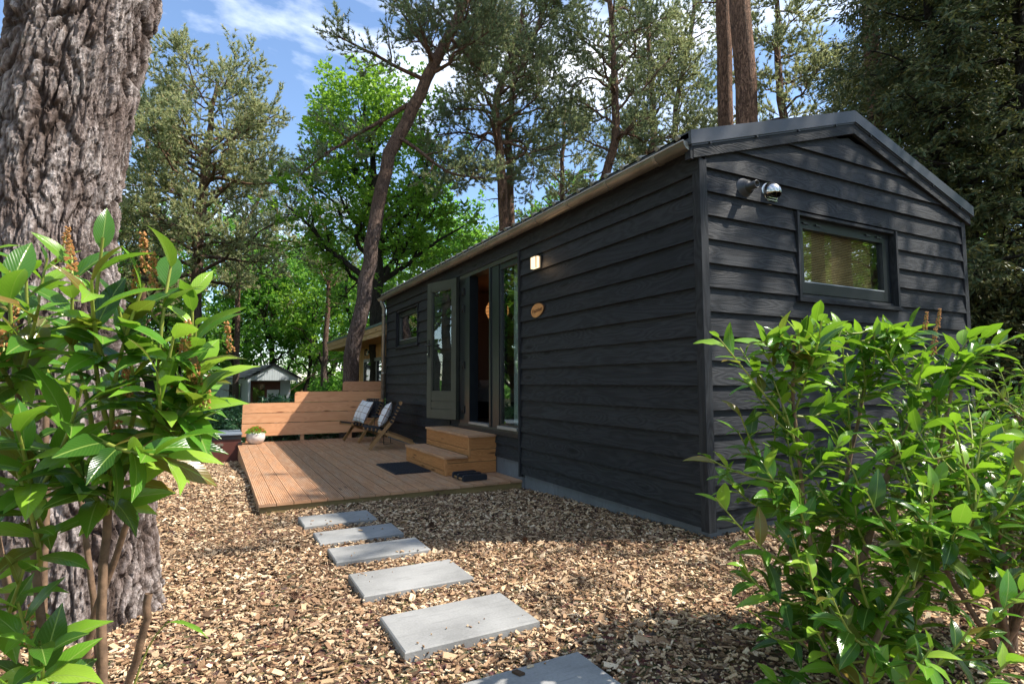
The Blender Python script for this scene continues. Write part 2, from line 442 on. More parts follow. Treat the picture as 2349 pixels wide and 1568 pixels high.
def bark_mat(name, low, high, dark, z0, z1, sc=1.0, bd=.03, rough=.85):
    k = N(name); o = k.n('TexCoord').outputs['Object']
    w = k.noise(o, 3 * sc, 4)
    st = k.scale(o, (1, 1, .22))
    n1_ = k.noise(st, 17 * sc, 5, .62, 1.2); n2_ = k.noise(k.scale(o, (1, 1, .4)), 34 * sc, 4, .6, .6)
    r1 = k.math('ABSOLUTE', k.math('SUBTRACT', n1_, .5)); r2_ = k.math('ABSOLUTE', k.math('SUBTRACT', n2_, .5))
    crack = k.math('MINIMUM', k.ramp(r1, [(0, (.0, .0, .0)), (.045, (1, 1, 1))]), k.ramp(r2_, [(0, (.45, .45, .45)), (.035, (1, 1, 1))]))
    f = k.noise(k.scale(o, (1, 1, .35)), 60 * sc, 6, .7)
    sp = k.n('SeparateXYZ'); k.l(o, sp.inputs[0])
    mr = k.n('MapRange'); mr.inputs['From Min'].default_value = z0; mr.inputs['From Max'].default_value = z1; k.l(sp.outputs[2], mr.inputs[0])
    lc = k.ramp(f, [(.3, tuple(x * .6 for x in low)), (.6, low), (.75, tuple(min(1, x * 1.4) for x in low))])
    hc = k.ramp(f, [(.3, tuple(x * .65 for x in high)), (.7, tuple(min(1, x * 1.2) for x in high))])
    col = k.mix(k.math('ADD', mr.outputs[0], k.math('MULTIPLY', k.math('SUBTRACT', w, .5), .7)), lc, hc)
    col = k.mix(crack, dark, col)
    h = k.math('ADD', k.math('MULTIPLY', crack, 1.0), k.math('MULTIPLY', f, .5))
    return k.done(k.bsdf(col, rough, bump=h, bstr=.9, bdist=bd, spec=.2))
M['pinebark'] = bark_mat('pine_bark', (.20, .15, .13), (.33, .185, .115), (.07, .048, .04), 3.5, 8.0)
M['pinebark_red'] = bark_mat('red_pine_bark', (.24, .145, .105), (.34, .19, .12), (.09, .05, .036), 1.0, 5.0, sc=.8)
M['oakbark'] = bark_mat('oak_bark', (.075, .062, .048), (.08, .066, .05), (.02, .015, .012), 5, 9, bd=.02)


def bigbark():
    k = N('old_pine_bark'); o = k.n('TexCoord').outputs['Object']
    at_ = k.n('Attribute', attribute_name='crack')
    f = k.noise(k.scale(o, (1, 1, .5)), 70, 8, .72); p = k.noise(k.scale(o, (1, 1, .35)), 9, 5, .6); fl = k.noise(k.scale(o, (1, 1, .8)), 28, 6, .65)
    col = k.ramp(p, [(.30, (.23, .175, .155)), (.48, (.37, .31, .29)), (.62, (.54, .49, .475)), (.75, (.42, .32, .26))])
    col = k.mix(1.0, col, k.ramp(f, [(.3, (.38, .34, .33)), (.5, (.9, .88, .87)), (.7, (1.3, 1.3, 1.33))]), 'MULTIPLY')
    lich = k.ramp(k.noise(o, 6, 8, .7), [(.60, (0, 0, 0)), (.68, (.55, .55, .55))])
    col = k.mix(k.math('MULTIPLY', lich, k.ramp(fl, [(.45, (0, 0, 0)), (.6, (1, 1, 1))])), col, (.36, .40, .34))
    col = k.mix(k.ramp(at_.outputs['Fac'], [(0, (0, 0, 0)), (1, (.9, .9, .9))]), col, (.055, .035, .027))
    h = k.math('ADD', f, k.math('MULTIPLY', fl, .9))
    return k.done(k.bsdf(col, .88, bump=h, bstr=1.0, bdist=.016, spec=.2))
M['bigbark'] = bigbark()


def glass_mat():
    k = N('window_glass')
    ge = k.n('NewGeometry'); dt = k.n('VectorMath', operation='DOT_PRODUCT'); k.l(ge.outputs['Incoming'], dt.inputs[0]); k.l(ge.outputs['Normal'], dt.inputs[1])
    cs = k.math('SUBTRACT', 1.0, k.math('ABSOLUTE', dt.outputs['Value']))
    fr = k.math('ADD', .045, k.math('MULTIPLY', k.math('POWER', cs, 5.0), .955))
    t = k.n('BsdfTransparent'); t.inputs[0].default_value = (.86, .90, .88, 1)
    g = k.n('BsdfGlossy'); g.inputs['Roughness'].default_value = 0.0; g.inputs[0].default_value = (1, 1, 1, 1)
    m = k.n('MixShader'); k.l(k.math('MINIMUM', k.math('MULTIPLY', fr, 1.9), 1.0), m.inputs[0]); k.l(t.outputs[0], m.inputs[1]); k.l(g.outputs[0], m.inputs[2])
    return k.done(m)
M['glass'] = glass_mat()


def fabric():
    k = N('checked_cushion_linen'); uv = k.n('TexCoord').outputs['UV']; sp = k.n('SeparateXYZ'); k.l(uv, sp.inputs[0])
    def line(c):
        a = k.math('ABSOLUTE', k.math('SUBTRACT', k.math('FRACT', k.math('MULTIPLY', c, 3.5)), .5))
        return k.math('LESS_THAN', a, .035)
    l = k.math('MAXIMUM', line(sp.outputs[0]), line(sp.outputs[1]))
    w = k.noise(k.n('TexCoord').outputs['Object'], 220, 2)
    col = k.mix(l, (.66, .66, .69), (.22, .13, .08))
    return k.done(k.bsdf(col, .9, bump=w, bstr=.2, bdist=.002, spec=.1))
M['cushion'] = fabric()


def sheer():
    k = N('sheer_curtain'); d = k.n('BsdfDiffuse'); d.inputs[0].default_value = (.75, .82, .84, 1)
    t = k.n('BsdfTransparent'); tl = k.n('BsdfTranslucent'); tl.inputs[0].default_value = (.8, .85, .87, 1)
    m1 = k.n('MixShader'); m1.inputs[0].default_value = .5; k.l(d.outputs[0], m1.inputs[1]); k.l(tl.outputs[0], m1.inputs[2])
    m = k.n('MixShader'); m.inputs[0].default_value = .75; k.l(t.outputs[0], m.inputs[1]); k.l(m1.outputs[0], m.inputs[2])
    return k.done(m)
M['sheer'] = sheer()


def emit(name, c, s):
    k = N(name); e = k.n('Emission'); e.inputs[0].default_value = (*c, 1); e.inputs[1].default_value = s
    return k.done(e)
M['lampglow'] = emit('lit_lamp_glass', (1.0, .70, .42), 1.15)


def bamboo():
    k = N('bamboo_blind'); o = k.n('TexCoord').outputs['Object']; sp = k.n('SeparateXYZ'); k.l(o, sp.inputs[0])
    a = k.math('SINE', k.math('MULTIPLY', sp.outputs[2], 420.0))
    n_ = k.noise(k.scale(o, (3, 1, 60)), 2, 3)
    col = k.mix(k.ramp(a, [(0, (0, 0, 0)), (.6, (1, 1, 1))]), (.12, .07, .02), k.ramp(n_, [(.3, (.42, .26, .08)), (.7, (.62, .42, .16))]))
    return k.done(k.bsdf(col, .7, bump=a, bstr=.4, bdist=.003))
M['bamboo'] = bamboo()
M['rattan'] = emit('lit_rattan_shade', (.85, .36, .11), .33)
M['signface'] = simple('cut_wood_face', (.56, .265, .085), .6, nscale=12, var=.15)
M['signbark'] = simple('sign_bark_rim', (.055, .028, .014), .9, nscale=30, var=.4)
M['burnt'] = simple('burnt_lettering', (.10, .028, .008), .8)
M['wallin'] = simple('dark_wall_panel', (.018, .021, .026), .7, nscale=3, var=.2)
M['shingle'] = simple('dark_shingle', (.028, .036, .048), .7, nscale=9, var=.45, bstr=.3)
M['fern'] = leaf_mat('fern_frond', [(.02, .09, .012), (.04, .15, .02), (.06, .2, .03)], rough=.5, island=True, midrib=False, tmix=.35)

# ================================================================== GROUND
def build_ground():
    xs = np.unique(np.concatenate([np.linspace(-400, -12, 14), np.arange(-12, 12.01, .12), np.linspace(12, 400, 14)]))
    ys = np.unique(np.concatenate([np.linspace(-300, -5, 12), np.arange(-5, 14.01, .12), np.linspace(14, 30, 20), np.linspace(30, 500, 14)]))
    X, Y = np.meshgrid(xs, ys); Z = gh(X, Y) - .012
    V = np.stack([X, Y, Z], -1).reshape(-1, 3); nx = len(xs); ny = len(ys)
    i = np.arange(nx * ny).reshape(ny, nx)
    F = np.stack([i[:-1, :-1], i[:-1, 1:], i[1:, 1:], i[1:, :-1]], -1).reshape(-1, 4)
    tag(link('ground', np_mesh('ground', V, [F], M['ground'], smooth=True)), 'wood chip garden ground running back into the woodland', kind='structure')
build_ground()

SLABS = [(-2.455, -1.835, -1.45, -1.045), (-2.452, -1.83, -.735, -.335), (-2.452, -1.832, -.01, .357), (-2.462, -1.852, .655, .99),
         (-2.47, -1.87, 1.21, 1.56), (-2.49, -1.90, 1.88, 2.24)]


def build_chips():
    rng = np.random.default_rng(3)
    pts = []
    n = 700000
    x = rng.uniform(-6.5, 6.0, n); y = rng.uniform(-2.6, 9.5, n)
    d = np.hypot(x - CAM[0], y - CAM[1])
    keep = rng.uniform(0, 1, n) < np.clip((3.4 / d) ** 1.35, 0, 1) * .86
    # a broad wedge around what the photograph sees
    dx, dy = x - CAM[0], y - CAM[1]
    z = dx * FWD[0] + dy * FWD[1]; r = dx * RGT[0] + dy * RGT[1]
    keep &= (z > .9) & (np.abs(r) < z * 1.02 + .5)
    keep &= ~((x > .05) & (x < 3.7) & (y > .05) & (y < 8.6))
    keep &= ~((x > -2.76) & (x < 0.05) & (y > 2.8))
    keep &= ~((x > 0.02) & (y > 2.0) & (x < 8) & (y > 8.6))
    for a, b, c, e in SLABS:
        keep &= ~((x > a + .01) & (x < b - .01) & (y > c + .01) & (y < e - .01))
    keep &= ~((y > 8.3) & (x > -3.6) & (x < 0))
    x, y, d = x[keep], y[keep], d[keep]
    n = len(x)
    L = np.clip(rng.lognormal(math.log(.0182), .52, n), .007, .075) * np.interp(d, [2, 5, 9], [1, 1.3, 1.8])
    Wd = L * rng.uniform(.13, .46, n); T = rng.uniform(.002, .006, n) * np.interp(d, [2, 9], [1, 1.6])
    yaw = rng.uniform(0, 2 * np.pi, n); ti = rng.normal(0, .33, n); tj = rng.normal(0, .33, n)
    lx = np.stack([np.cos(yaw), np.sin(yaw), ti], -1); lx /= np.linalg.norm(lx, axis=1)[:, None]
    ly = np.stack([-np.sin(yaw), np.cos(yaw), tj], -1); ly -= lx * np.sum(lx * ly, 1)[:, None]; ly /= np.linalg.norm(ly, axis=1)[:, None]
    lz = np.cross(lx, ly)
    c = np.stack([x, y, gh(x, y) + rng.uniform(-.010, .010, n)], -1)
    q = rng.choice(n, 60, replace=False)          # a few chips lie on the slabs
    for i, k_ in enumerate(q):
        a, b_, c_, e_ = SLABS[i % 6]; c[k_, 0] = rng.uniform(a + .02, b_ - .02); u = rng.uniform(0, 1) ** 2.2 * .5; c[k_, 1] = (c_ + (e_ - c_) * (u if i % 2 else 1 - u))
        c[k_, 2] = float(gh((a + b_) / 2, (c_ + e_) / 2)) + .0345; L[k_] *= .55; Wd[k_] *= .6; lz[k_] = (0, 0, 1); lx[k_] = (math.cos(yaw[k_]), math.sin(yaw[k_]), 0); ly[k_] = (-math.sin(yaw[k_]), math.cos(yaw[k_]), 0)
    # pile a little against slab and deck edges
    P = []
    jit = rng.uniform(.55, 1.0, (n, 4))
    for q, (sx, sy) in enumerate(((-1, -1), (1, -1), (1, 1), (-1, 1))):
        e = c + lx * (sx * L * .5 * jit[:, q])[:, None] + ly * (sy * Wd * .5 * (1.5 - jit[:, q] * .6))[:, None]
        P.append(e + lz * (T * .5)[:, None]); P.append(e - lz * (T * .5)[:, None])
    V = np.stack(P, 1).reshape(-1, 3)  # per chip 8 verts: t0 b0 t1 b1 ...
    b = (np.arange(n) * 8)[:, None]
    F = np.concatenate([b + np.array(f) for f in ((0, 2, 4, 6), (0, 1, 3, 2), (2, 3, 5, 4), (4, 5, 7, 6), (6, 7, 1, 0))], 0)
    print('chips', n)
    tag(link('wood_chips', np_mesh('wood_chips', V, [F], M['chips'])), 'loose pale and brown wood chips covering the garden ground', kind='stuff')
build_chips()


def build_slabs():
    names = ['nearest slab cut by the bottom edge, with leaf shadows on it', 'large slab second from the camera, chipped on its long edge', 'slab in the middle of the path, third from the camera',
             'fourth slab from the camera, half dappled', 'thin looking slab second from the deck', 'slab nearest to the wooden deck, half in house shadow']
    rng = random.Random(4)
    for i, (a, b, c, e) in enumerate(SLABS):
        zt = float(gh((a + b) / 2, (c + e) / 2)) + .030
        mb = MB(); w, l = (b - a) / 2, (e - c) / 2; bv = .006
        rings = [(w - bv, l - bv, 0.0), (w, l, -bv), (w, l, -.05)]
        R = []
        for (hx, hy, z) in rings: R.append([(-hx, -hy, z), (hx, -hy, z), (hx, hy, z), (-hx, hy, z)])
        mb.poly(R[0])
        for q in range(2):
            for j in range(4):
                mb.poly([R[q + 1][j], R[q + 1][(j + 1) % 4], R[q][(j + 1) % 4], R[q][j]])
        o = mb.build('paving_slab', M['slab'])
        o.location = ((a + b) / 2, (c + e) / 2, zt); o.rotation_euler = (rng.uniform(-.012, .012), rng.uniform(-.012, .012), rng.uniform(-.02, .02))
        tag(o, 'grey concrete stepping slab, ' + names[i], 'paving slab', 'grey stepping slabs across the wood chips')
build_slabs()

# ================================================================== CABIN (black tiny house)
HW, HL = 3.717, 8.59
E_ = .18
house = empty('tiny_house', (0, 0, 0), 0, 'black stained timber house with grey metal verge, open glass door and zinc gutter', 'house')


def rz(x): return 2.746 + .297 * (x + .107) if x < 1.858 else 2.746 + .297 * (3.823 - x)


def clip_poly(P, f):
    out_ = []
    for i in range(len(P)):
        a, b = P[i], P[(i + 1) % len(P)]; fa, fb = f(a), f(b)
        if fa >= 0: out_.append(a)
        if (fa >= 0) != (fb >= 0):
            t = fa / (fa - fb); out_.append((a[0] + (b[0] - a[0]) * t, a[1] + (b[1] - a[1]) * t))
    return out_


brng = random.Random(11)


def siding(u0, u1, z0, z1, face, zb=None, roof=False, extra=0.0):
    """one overlapping board; face 'L' = long wall (outward -x, u = y), 'G' = gable (outward -y, u = x)"""
    zb = z0 if zb is None else zb
    u0 += brng.uniform(0, .003); u1 -= brng.uniform(0, .003)
    P = [(u0, z0), (u1, z0), (u1, z1), (u0, z1)]
    if roof:
        P = clip_poly(P, lambda p: 2.78 + .297 * (p[0] + .107) - p[1])
        P = clip_poly(P, lambda p: 2.78 + .297 * (3.823 - p[0]) - p[1])
        if len(P) < 3: return
    dj = brng.uniform(-.0015, .0015)
    def off(z): return .036 + dj + extra - .025 * (z - zb) / E_
    def pt(p, o): return (-o, p[0], p[1]) if face == 'L' else (p[0], -o, p[1])
    mb = MB()
    fr = [pt(p, off(p[1])) for p in P]; bk = [pt(p, -.002 + extra * .0) for p in P]
    uv = [(p[0], p[1]) for p in P]
    if face == 'L': fr2, uv2 = fr[::-1], uv[::-1]
    else: fr2, uv2 = fr, uv
    mb.poly(fr2, uv2)
    n = len(P)
    for i in range(n):
        j = (i + 1) % n
        q = [fr[i], bk[i], bk[j], fr[j]]
        mb.poly(q if face == 'G' else q[::-1], [(P[i][0], P[i][1])] * 4)
    mb.build('siding_board', M['siding'], house)


ROWS = [(.07, .209, .027)] + [(.189 + E_ * i, .189 + E_ * i + E_ + .022, None) for i in range(17)]
# long wall
for (a, b, zb) in ROWS:
    if a > 2.63: continue
    b2 = min(b, 2.70)
    siding(.03, 2.758, a, b2, 'L', zb)
    if a >= 1.8 and a < 2.45:
        siding(4.63, 6.53, a, b2, 'L', zb); siding(7.91, 8.56, a, b2, 'L', zb)
    else:
        if 4.63 < 5.2 and a < .5: siding(5.02, 8.56, a, b2, 'L', zb)
        else: siding(4.63, 8.56, a, b2, 'L', zb)
for (a, b) in ((.20, .385), (.365, .50)):
    siding(2.80, 5.0, a, b, 'L')
# gable wall
for (a, b, zb) in ROWS:
    if a >= 1.8 and a < 2.45:
        siding(.03, 1.045, a, b, 'G', zb, True); siding(2.485, HW - .03, a, b, 'G', zb, True)
    else: siding(.03, HW - .03, a, b, 'G', zb, True)


def part(name, lo, hi, m, parent=None, grain=None, bev=0, label=None):
    mb = MB(); mb.box(lo, hi, grain, bev=bev); return mb.build(name, M[m], parent if parent is not None else house, label)


part('corner_post', (-.045, -.045, .05), (.030, .030, 2.76), 'siding', bev=.002)
part('corner_post', (HW - .030, -.036, .05), (HW + .042, .03, 2.76), 'siding')
part('corner_post', (-.034, HL - .03, .05), (.0, HL + .03, 2.76), 'siding')
part('wall_trim', (-.048, 2.76, .04), (.0, 2.792, 2.72), 'siding')
part('wall_trim', (-.036, 4.602, .2), (-.001, 4.628, 2.72), 'siding')
part('eave_board', (-.046, -.03, 2.655), (-.016, HL + .03, 2.86), 'siding', grain=1)
# structural walls (panels behind the boards)
mb = MB()
def wl(y0, y1, z0, z1): mb.box((0.0, y0, z0), (.12, y1, z1), 1)
wl(0, 2.80, .121, 2.86); wl(2.80, 4.60, .201, .50); wl(2.80, 4.60, 2.70, 2.86); wl(4.60, 6.555, .201, 2.86)
wl(6.555, 7.885, .201, 1.80); wl(6.555, 7.885, 2.49, 2.86); wl(7.885, HL, .201, 2.86)
mb.box((HW - .12, 0, .05), (HW, HL, 2.86), 1)
mb.box((.12, HL - .12, .05), (HW - .12, HL, 2.86), 0)
for (x0, x1, z0, z1) in ((.12, 1.07, .05, 2.78), (2.46, HW - .12, .05, 2.78), (1.07, 2.46, .05, 1.80), (1.07, 2.46, 2.51, 2.78)):
    mb.box((x0, 0, z0), (x1, .12, z1), 0)
for y0, y1 in ((0.0, .12), (HL - .12, HL)):
    t = [(0.0, 2.78), (HW, 2.78), (HW / 2, 3.31)]
    mb.poly([(p[0], y0, p[1]) for p in t]); mb.poly([(p[0], y1, p[1]) for p in t][::-1])
mb.build('wall', M['wallin'], house)
# plinth
mb = MB()
mb.box((.02, .02, -.35), (HW - .02, .14, .12)); mb.box((.02, .14, -.35), (.14, 2.76, .12)); mb.box((-.008, 2.765, -.35), (.13, 8.5, .20)); mb.box((HW - .14, .14, -.35), (HW - .02, 8.5, .12)); mb.box((.14, 8.38, -.35), (HW - .14, 8.5, .12))
mb.build('plinth', M['plinth'], house)
# roof
RO = .19
mb = MB()
for s in (0, 1):
    x0, x1 = (-.15, 1.858) if s == 0 else (3.866, 1.858)
    z0, z1 = 2.746 + .297 * (-.043) + RO - .01, 2.746 + .297 * 1.965 + RO - .01
    n = 12
    for i in range(n):
        a, b = i / n, (i + 1) / n
        xa, xb = x0 + (x1 - x0) * a, x0 + (x1 - x0) * b; za, zb_ = z0 + (z1 - z0) * a, z0 + (z1 - z0) * b
        for ya, yb in ((-.05, HL + .10),):
            P = [(xa, ya, za + .012), (xa, yb, za + .012), (xb, yb, zb_), (xb, ya, zb_)]
            mb.poly(P if s else P[::-1]); mb.poly([(xa, ya, za), (xa, ya, za + .012), (xa, yb, za + .012), (xa, yb, za)])
    P = [(x0, -.05, z0 - .03), (x0, HL + .1, z0 - .03), (x1, HL + .1, z1 - .03), (x1, -.05, z1 - .03)]
    mb.poly(P)
    mb.poly([(x0, -.05, z0 - .03), (x0, -.05, z0 + .012), (x0, HL + .1, z0 + .012), (x0, HL + .1, z0 - .03)])
mb.build('roof', M['roof'], house)
# roof tile edge lumps along the eave
mb = MB()
for i in range(40):
    y = .05 + i * .218
    mb.tube([(-.17, y, 2.918), (.05, y, 2.985)], .022, 6)
tag(mb.build('roof_tile_edge', M['zinc'], house), kind='stuff')


def slopeboard(x0, x1, y0, y1, h0, h1, mats, name, taper=None):
    """board following the verge between x0 and x1, from h0 to h1 above the underside line"""
    mb = MB()
    A = [(x0, rz(x0) + h0), (x1, rz(min(x1, 1.858)) + h0 if x1 <= 1.858 else rz(x1) + h0), (x1, rz(x1) + h1), (x0, rz(x0) + h1)]
    f = [(p[0], y0, p[1]) for p in A]; b = [(p[0], y1, p[1]) for p in A]
    uv = [(p[0], p[1]) for p in A]
    mb.poly(f, uv); mb.poly(b[::-1], uv[::-1])
    for i in range(4):
        j = (i + 1) % 4; mb.poly([f[i], b[i], b[j], f[j]], [(0, 0), (0, .05), (1, .05), (1, 0)])
    return mb.build(name, mats, house)
slopeboard(-.112, 1.8575, -.058, -.026, 0, .105, M['siding'], 'barge_board')
slopeboard(1.8585, 3.828, -.058, -.026, 0, .105, M['siding'], 'barge_board')
slopeboard(-.135, 1.8575, -.0645, -.0, .088, .100, M['metaltrim'], 'verge_flashing')
slopeboard(1.8585, 3.851, -.0645, -.0, .088, .100, M['metaltrim'], 'verge_flashing')
slopeboard(-.150, 1.8575, -.076, .10, .1005, .205, M['metaltrim'], 'verge_flashing')
slopeboard(1.8585, 3.866, -.076, .10, .1005, .205, M['metaltrim'], 'verge_flashing')
mb = MB()
for i in range(8):
    x = .05 + i * .51; z = rz(x) + .092
    mb.tube([(x, -.064, z), (x, -.074, z)], .011, 8)
mb.build('bolt', M['bolt'], house)
# soffit closing the verge
part('eave_return', (-.14, -.055, 2.735), (-.112, .0, 2.86), 'siding', grain=2)

# gutter
def gutter():
    mb = MB(); n = 10; cx, cz, r = -.135, 2.905, .062
    y0, y1 = -.045, HL + .16
    def ring(rr, y): return [(cx + rr * math.cos(math.pi + math.pi * k / n), y, cz + rr * math.sin(math.pi + math.pi * k / n)) for k in range(n + 1)]
    segs = np.linspace(y0, y1, 16)
    for a, b in zip(segs[:-1], segs[1:]):
        A, B = ring(r, a), ring(r, b)
        for k in range(n): mb.poly([A[k], A[k + 1], B[k + 1], B[k]], None, 0, True)
        A, B = ring(r - .004, a), ring(r - .004, b)
        for k in range(n): mb.poly([A[k + 1], A[k], B[k], B[k + 1]], None, 0, True)
    for y in (y0, y1):
        A = ring(r, y); mb.poly(A if y == y0 else A[::-1])
    mb.tube([(cx - r, y0, cz), (cx - r, y1, cz)], .008, 6)
    g = mb.build('gutter', M['zinc'], house)
    g.location = (0, 0, -.045)
    br = None
    for i in range(14):
        y = .28 + i * .62
        if br is None:
            m2 = MB()
            for k in range(n):
                def pp(rr, a, yy): return (cx + rr * math.cos(a), yy, cz + rr * math.sin(a))
                a, b = math.pi + math.pi * k / n, math.pi + math.pi * (k + 1) / n
                m2.poly([pp(r + .005, a, -.016), pp(r + .005, b, -.016), pp(r + .005, b, .016), pp(r + .005, a, .016)], None, 0, True)
                m2.poly([pp(r, a, -.016), pp(r, b, -.016), pp(r + .005, b, -.016), pp(r + .005, a, -.016)])
                m2.poly([pp(r + .005, a, .016), pp(r + .005, b, .016), pp(r, b, .016), pp(r, a, .016)])
            br = m2.mesh('gutter_bracket', M['zinc'])
        o = link('gutter_bracket', br, g); o.location = (0, y, 0)
gutter()
mb = MB(); mb.tube([(-.135, HL + .04, 2.82), (-.132, HL + .04, 2.76), (-.085, HL + .04, 2.66), (-.085, HL + .04, -.05)], .042, 12); dp = mb.build('downpipe', M['zinc'], house)
for z in (2.5, 1.3):
    m2 = MB(); m2.tube([(-.085, HL + .04, z - .025), (-.085, HL + .04, z + .025)], .047, 12); m2.build('pipe_clamp', M['zinc'], dp)

# ---- glazed unit with open door
fr = MB()
fr.box((-.035, 2.795, 2.60), (.10, 4.60, 2.70), 1)            # head
fr.box((-.035, 2.795, .50), (.10, 4.60, .545), 1)             # sill beam
fr.box((-.02, 2.795, .545), (.10, 2.825, 2.60), 2)
unit = fr.build('door_frame', M['doorpaint'], house)
mb = MB()
mb.box((-.02, 3.345, .545), (.10, 3.564, 2.60), 2); mb.box((-.035, 3.565, .545), (.10, 3.605, 2.60), 2); mb.box((-.032, 4.25, .545), (.10, 4.60, 2.60), 2)
mb.box((-.012, 4.30, .55), (.09, 4.34, 2.598), 2)
mb.box((-.05, 2.795, .47), (-.0355, 4.60, .52), 1)
mb.build('jamb', M['frame'], unit)
mb = MB(); mb.box((-.045, 3.607, .546), (.08, 4.248, .575), 1); mb.box((-.05, 2.826, .546), (-.002, 3.344, .58), 1); mb.build('threshold', simple('aluminium_sill', (.34, .36, .38), .35, metal=.5), unit)
win = MB()
for a in ((2.826, 2.85, .58, 2.60), (3.31, 3.344, .58, 2.60)): win.box((-.01, a[0], a[2]), (.05, a[1], a[3]), 2)
win.box((-.01, 2.85, .58), (.05, 3.31, .60), 1); win.box((-.01, 2.85, 2.53), (.05, 3.31, 2.60), 1)
w1 = win.build('window', M['frame'], house)
part('pane', (.012, 2.85, .60), (.020, 3.31, 2.53), 'glass', w1)

# open leaf
def door_leaf():
    w, H, t = .70, 2.04, .055
    o = bpy.data.objects.new('tmp', None)
    mb = MB(); st = .105; gt, gb = H - .13, .39
    mb.box((0, 0, 0), (st, t, H), 2); mb.box((w - st, 0, 0), (w, t, H), 2)
    mb.box((st, .001, gt), (w - st, t - .001, H), 0); mb.box((st, .001, 0), (w - st, t - .001, .135), 0)
    mb.box((st, .004, .145), (w - st, t - .004, .25), 0); mb.box((st, .004, .26), (w - st, t - .004, gb), 0)
    mb.box((st, .02, .1), (w - st, t - .02, .3), 0)
    for q in ((st, st + .016, gb, gt), (w - st - .016, w - st, gb, gt)): mb.box((q[0], .006, q[2]), (q[1], t - .006, q[3]), 2)
    mb.box((st + .016, .006, gb), (w - st - .016, t - .006, gb + .016), 0); mb.box((st + .016, .006, gt - .016), (w - st - .016, t - .006, gt), 0)
    d = mb.build('door', M['doorpaint'], house, 'olive grey glazed door standing open against the wall')
    d.location = (-.052, 4.585, .583)
    ang = math.atan2(5.235 - 4.585, -.250 + .052)
    d.rotation_euler = (0, 0, ang)
    p = part('pane', (st + .016, .022, gb + .016), (w - st - .016, .030, gt - .016), 'glass', d)
    h = MB()
    for s, y in ((1, t + .003), (-1, -.011)):
        h.box((w - .062, min(y, y + .008), .90), (w - .028, max(y, y + .008), 1.17), 2)
        yy = y + .004 + s * .04
        h.tube([(w - .045, y + .004, 1.09), (w - .045, yy, 1.09), (w - .165, yy, 1.09)], .009, 8)
    h.build('handle', M['frame'], d)
    mb2 = MB(); mb2.tube([(w - .045, t + .01, .955), (w - .045, t + .028, .955)], .010, 8); mb2.build('lock', M['steel'], d)
door_leaf()
hm = None
for z in (2.40, 2.16, 1.36, .73):
    m2 = MB(); m2.box((-.05, 4.41, z - .05), (-.033, 4.49, z + .05), 2)
    m2.tube([(-.055, 4.45, z - .052), (-.055, 4.45, z + .052)], .007, 8)
    for s in (-1, 1):
        for j in range(4): m2.tube([(-.050, 4.45 + s * .028, z - .036 + j * .024), (-.053, 4.45 + s * .028, z - .036 + j * .024)], .0045, 6)
    m2.build('hinge', M['bolt'], unit)

# ---- small window in the long wall
def window(face, u0, u1, z0, z1, glass, name='window'):
    """surround, fixed frame, sash, pane, sill and hinges; face L or G"""
    def bx(mb, a, b, c, d, o0, o1):   # u-range, z-range, outward range
        if face == 'L': mb.box((-o1, a, c), (-o0, b, d), 1 if b - a > d - c else 2)
        else: mb.box((a, -o1, c), (b, -o0, d), 0 if b - a > d - c else 2)
    mb = MB(); t = .028
    bx(mb, u0 - t, u0, z0 - .0, z1, -.10, .045); bx(mb, u1, u1 + t, z0 - .0, z1, -.10, .045); bx(mb, u0, u1, z1 - .025, z1, -.10, .03)
    w = mb.build(name, M['siding'], house)
    mb = MB(); f = .045
    bx(mb, u0, u0 + f, z0, z1 - .025, -.10, -.02); bx(mb, u1 - f, u1, z0, z1 - .025, -.10, -.02)
    bx(mb, u0 + f, u1 - f, z0, z0 + .04, -.10, -.008); bx(mb, u0 + f, u1 - f, z1 - .075, z1 - .025, -.10, -.02)
    mb.build('frame', M['frame'], w)
    mb = MB(); a0, a1, b0, b1 = glass; s0, s1, c0, c1 = u0 + f + .004, u1 - f - .004, z0 + .046, z1 - .08
    bx(mb, s0, a0, c0, c1, -.06, -.004); bx(mb, a1, s1, c0, c1, -.06, -.004); bx(mb, a0, a1, c0, b0, -.06, -.0045); bx(mb, a0, a1, b1, c1, -.06, -.0045)
    mb.build('sash', M['frame'], w)
    mb = MB(); bx(mb, a0, a1, b0, b1, -.036, -.030); mb.build('pane', M['glass'], w)
    mb = MB(); bx(mb, u0 - .045, u1 + .045, z0 - .035, z0 - .002, -.02, .055); mb.build('sill', M['siding'], w)
    mb = MB(); bx(mb, a0, a1, b0 - .006, b0 + .002, -.03, -.0035); mb.build('glazing_bead', simple('bead', (.30, .33, .36), .35), w)
    for fx in (.10, .22, .74, .86):
        mb = MB(); uu = u0 + (u1 - u0) * fx; bx(mb, uu - .035, uu + .035, c1 - .004, c1 + .012, -.02, .004); mb.build('hinge', M['bolt'], w)
    return w
window('L', 6.56, 7.88, 1.80, 2.50, (6.66, 7.78, 1.93, 2.37))
window('G', 1.075, 2.455, 1.80, 2.515, (1.175, 2.315, 1.945, 2.395), 'window')

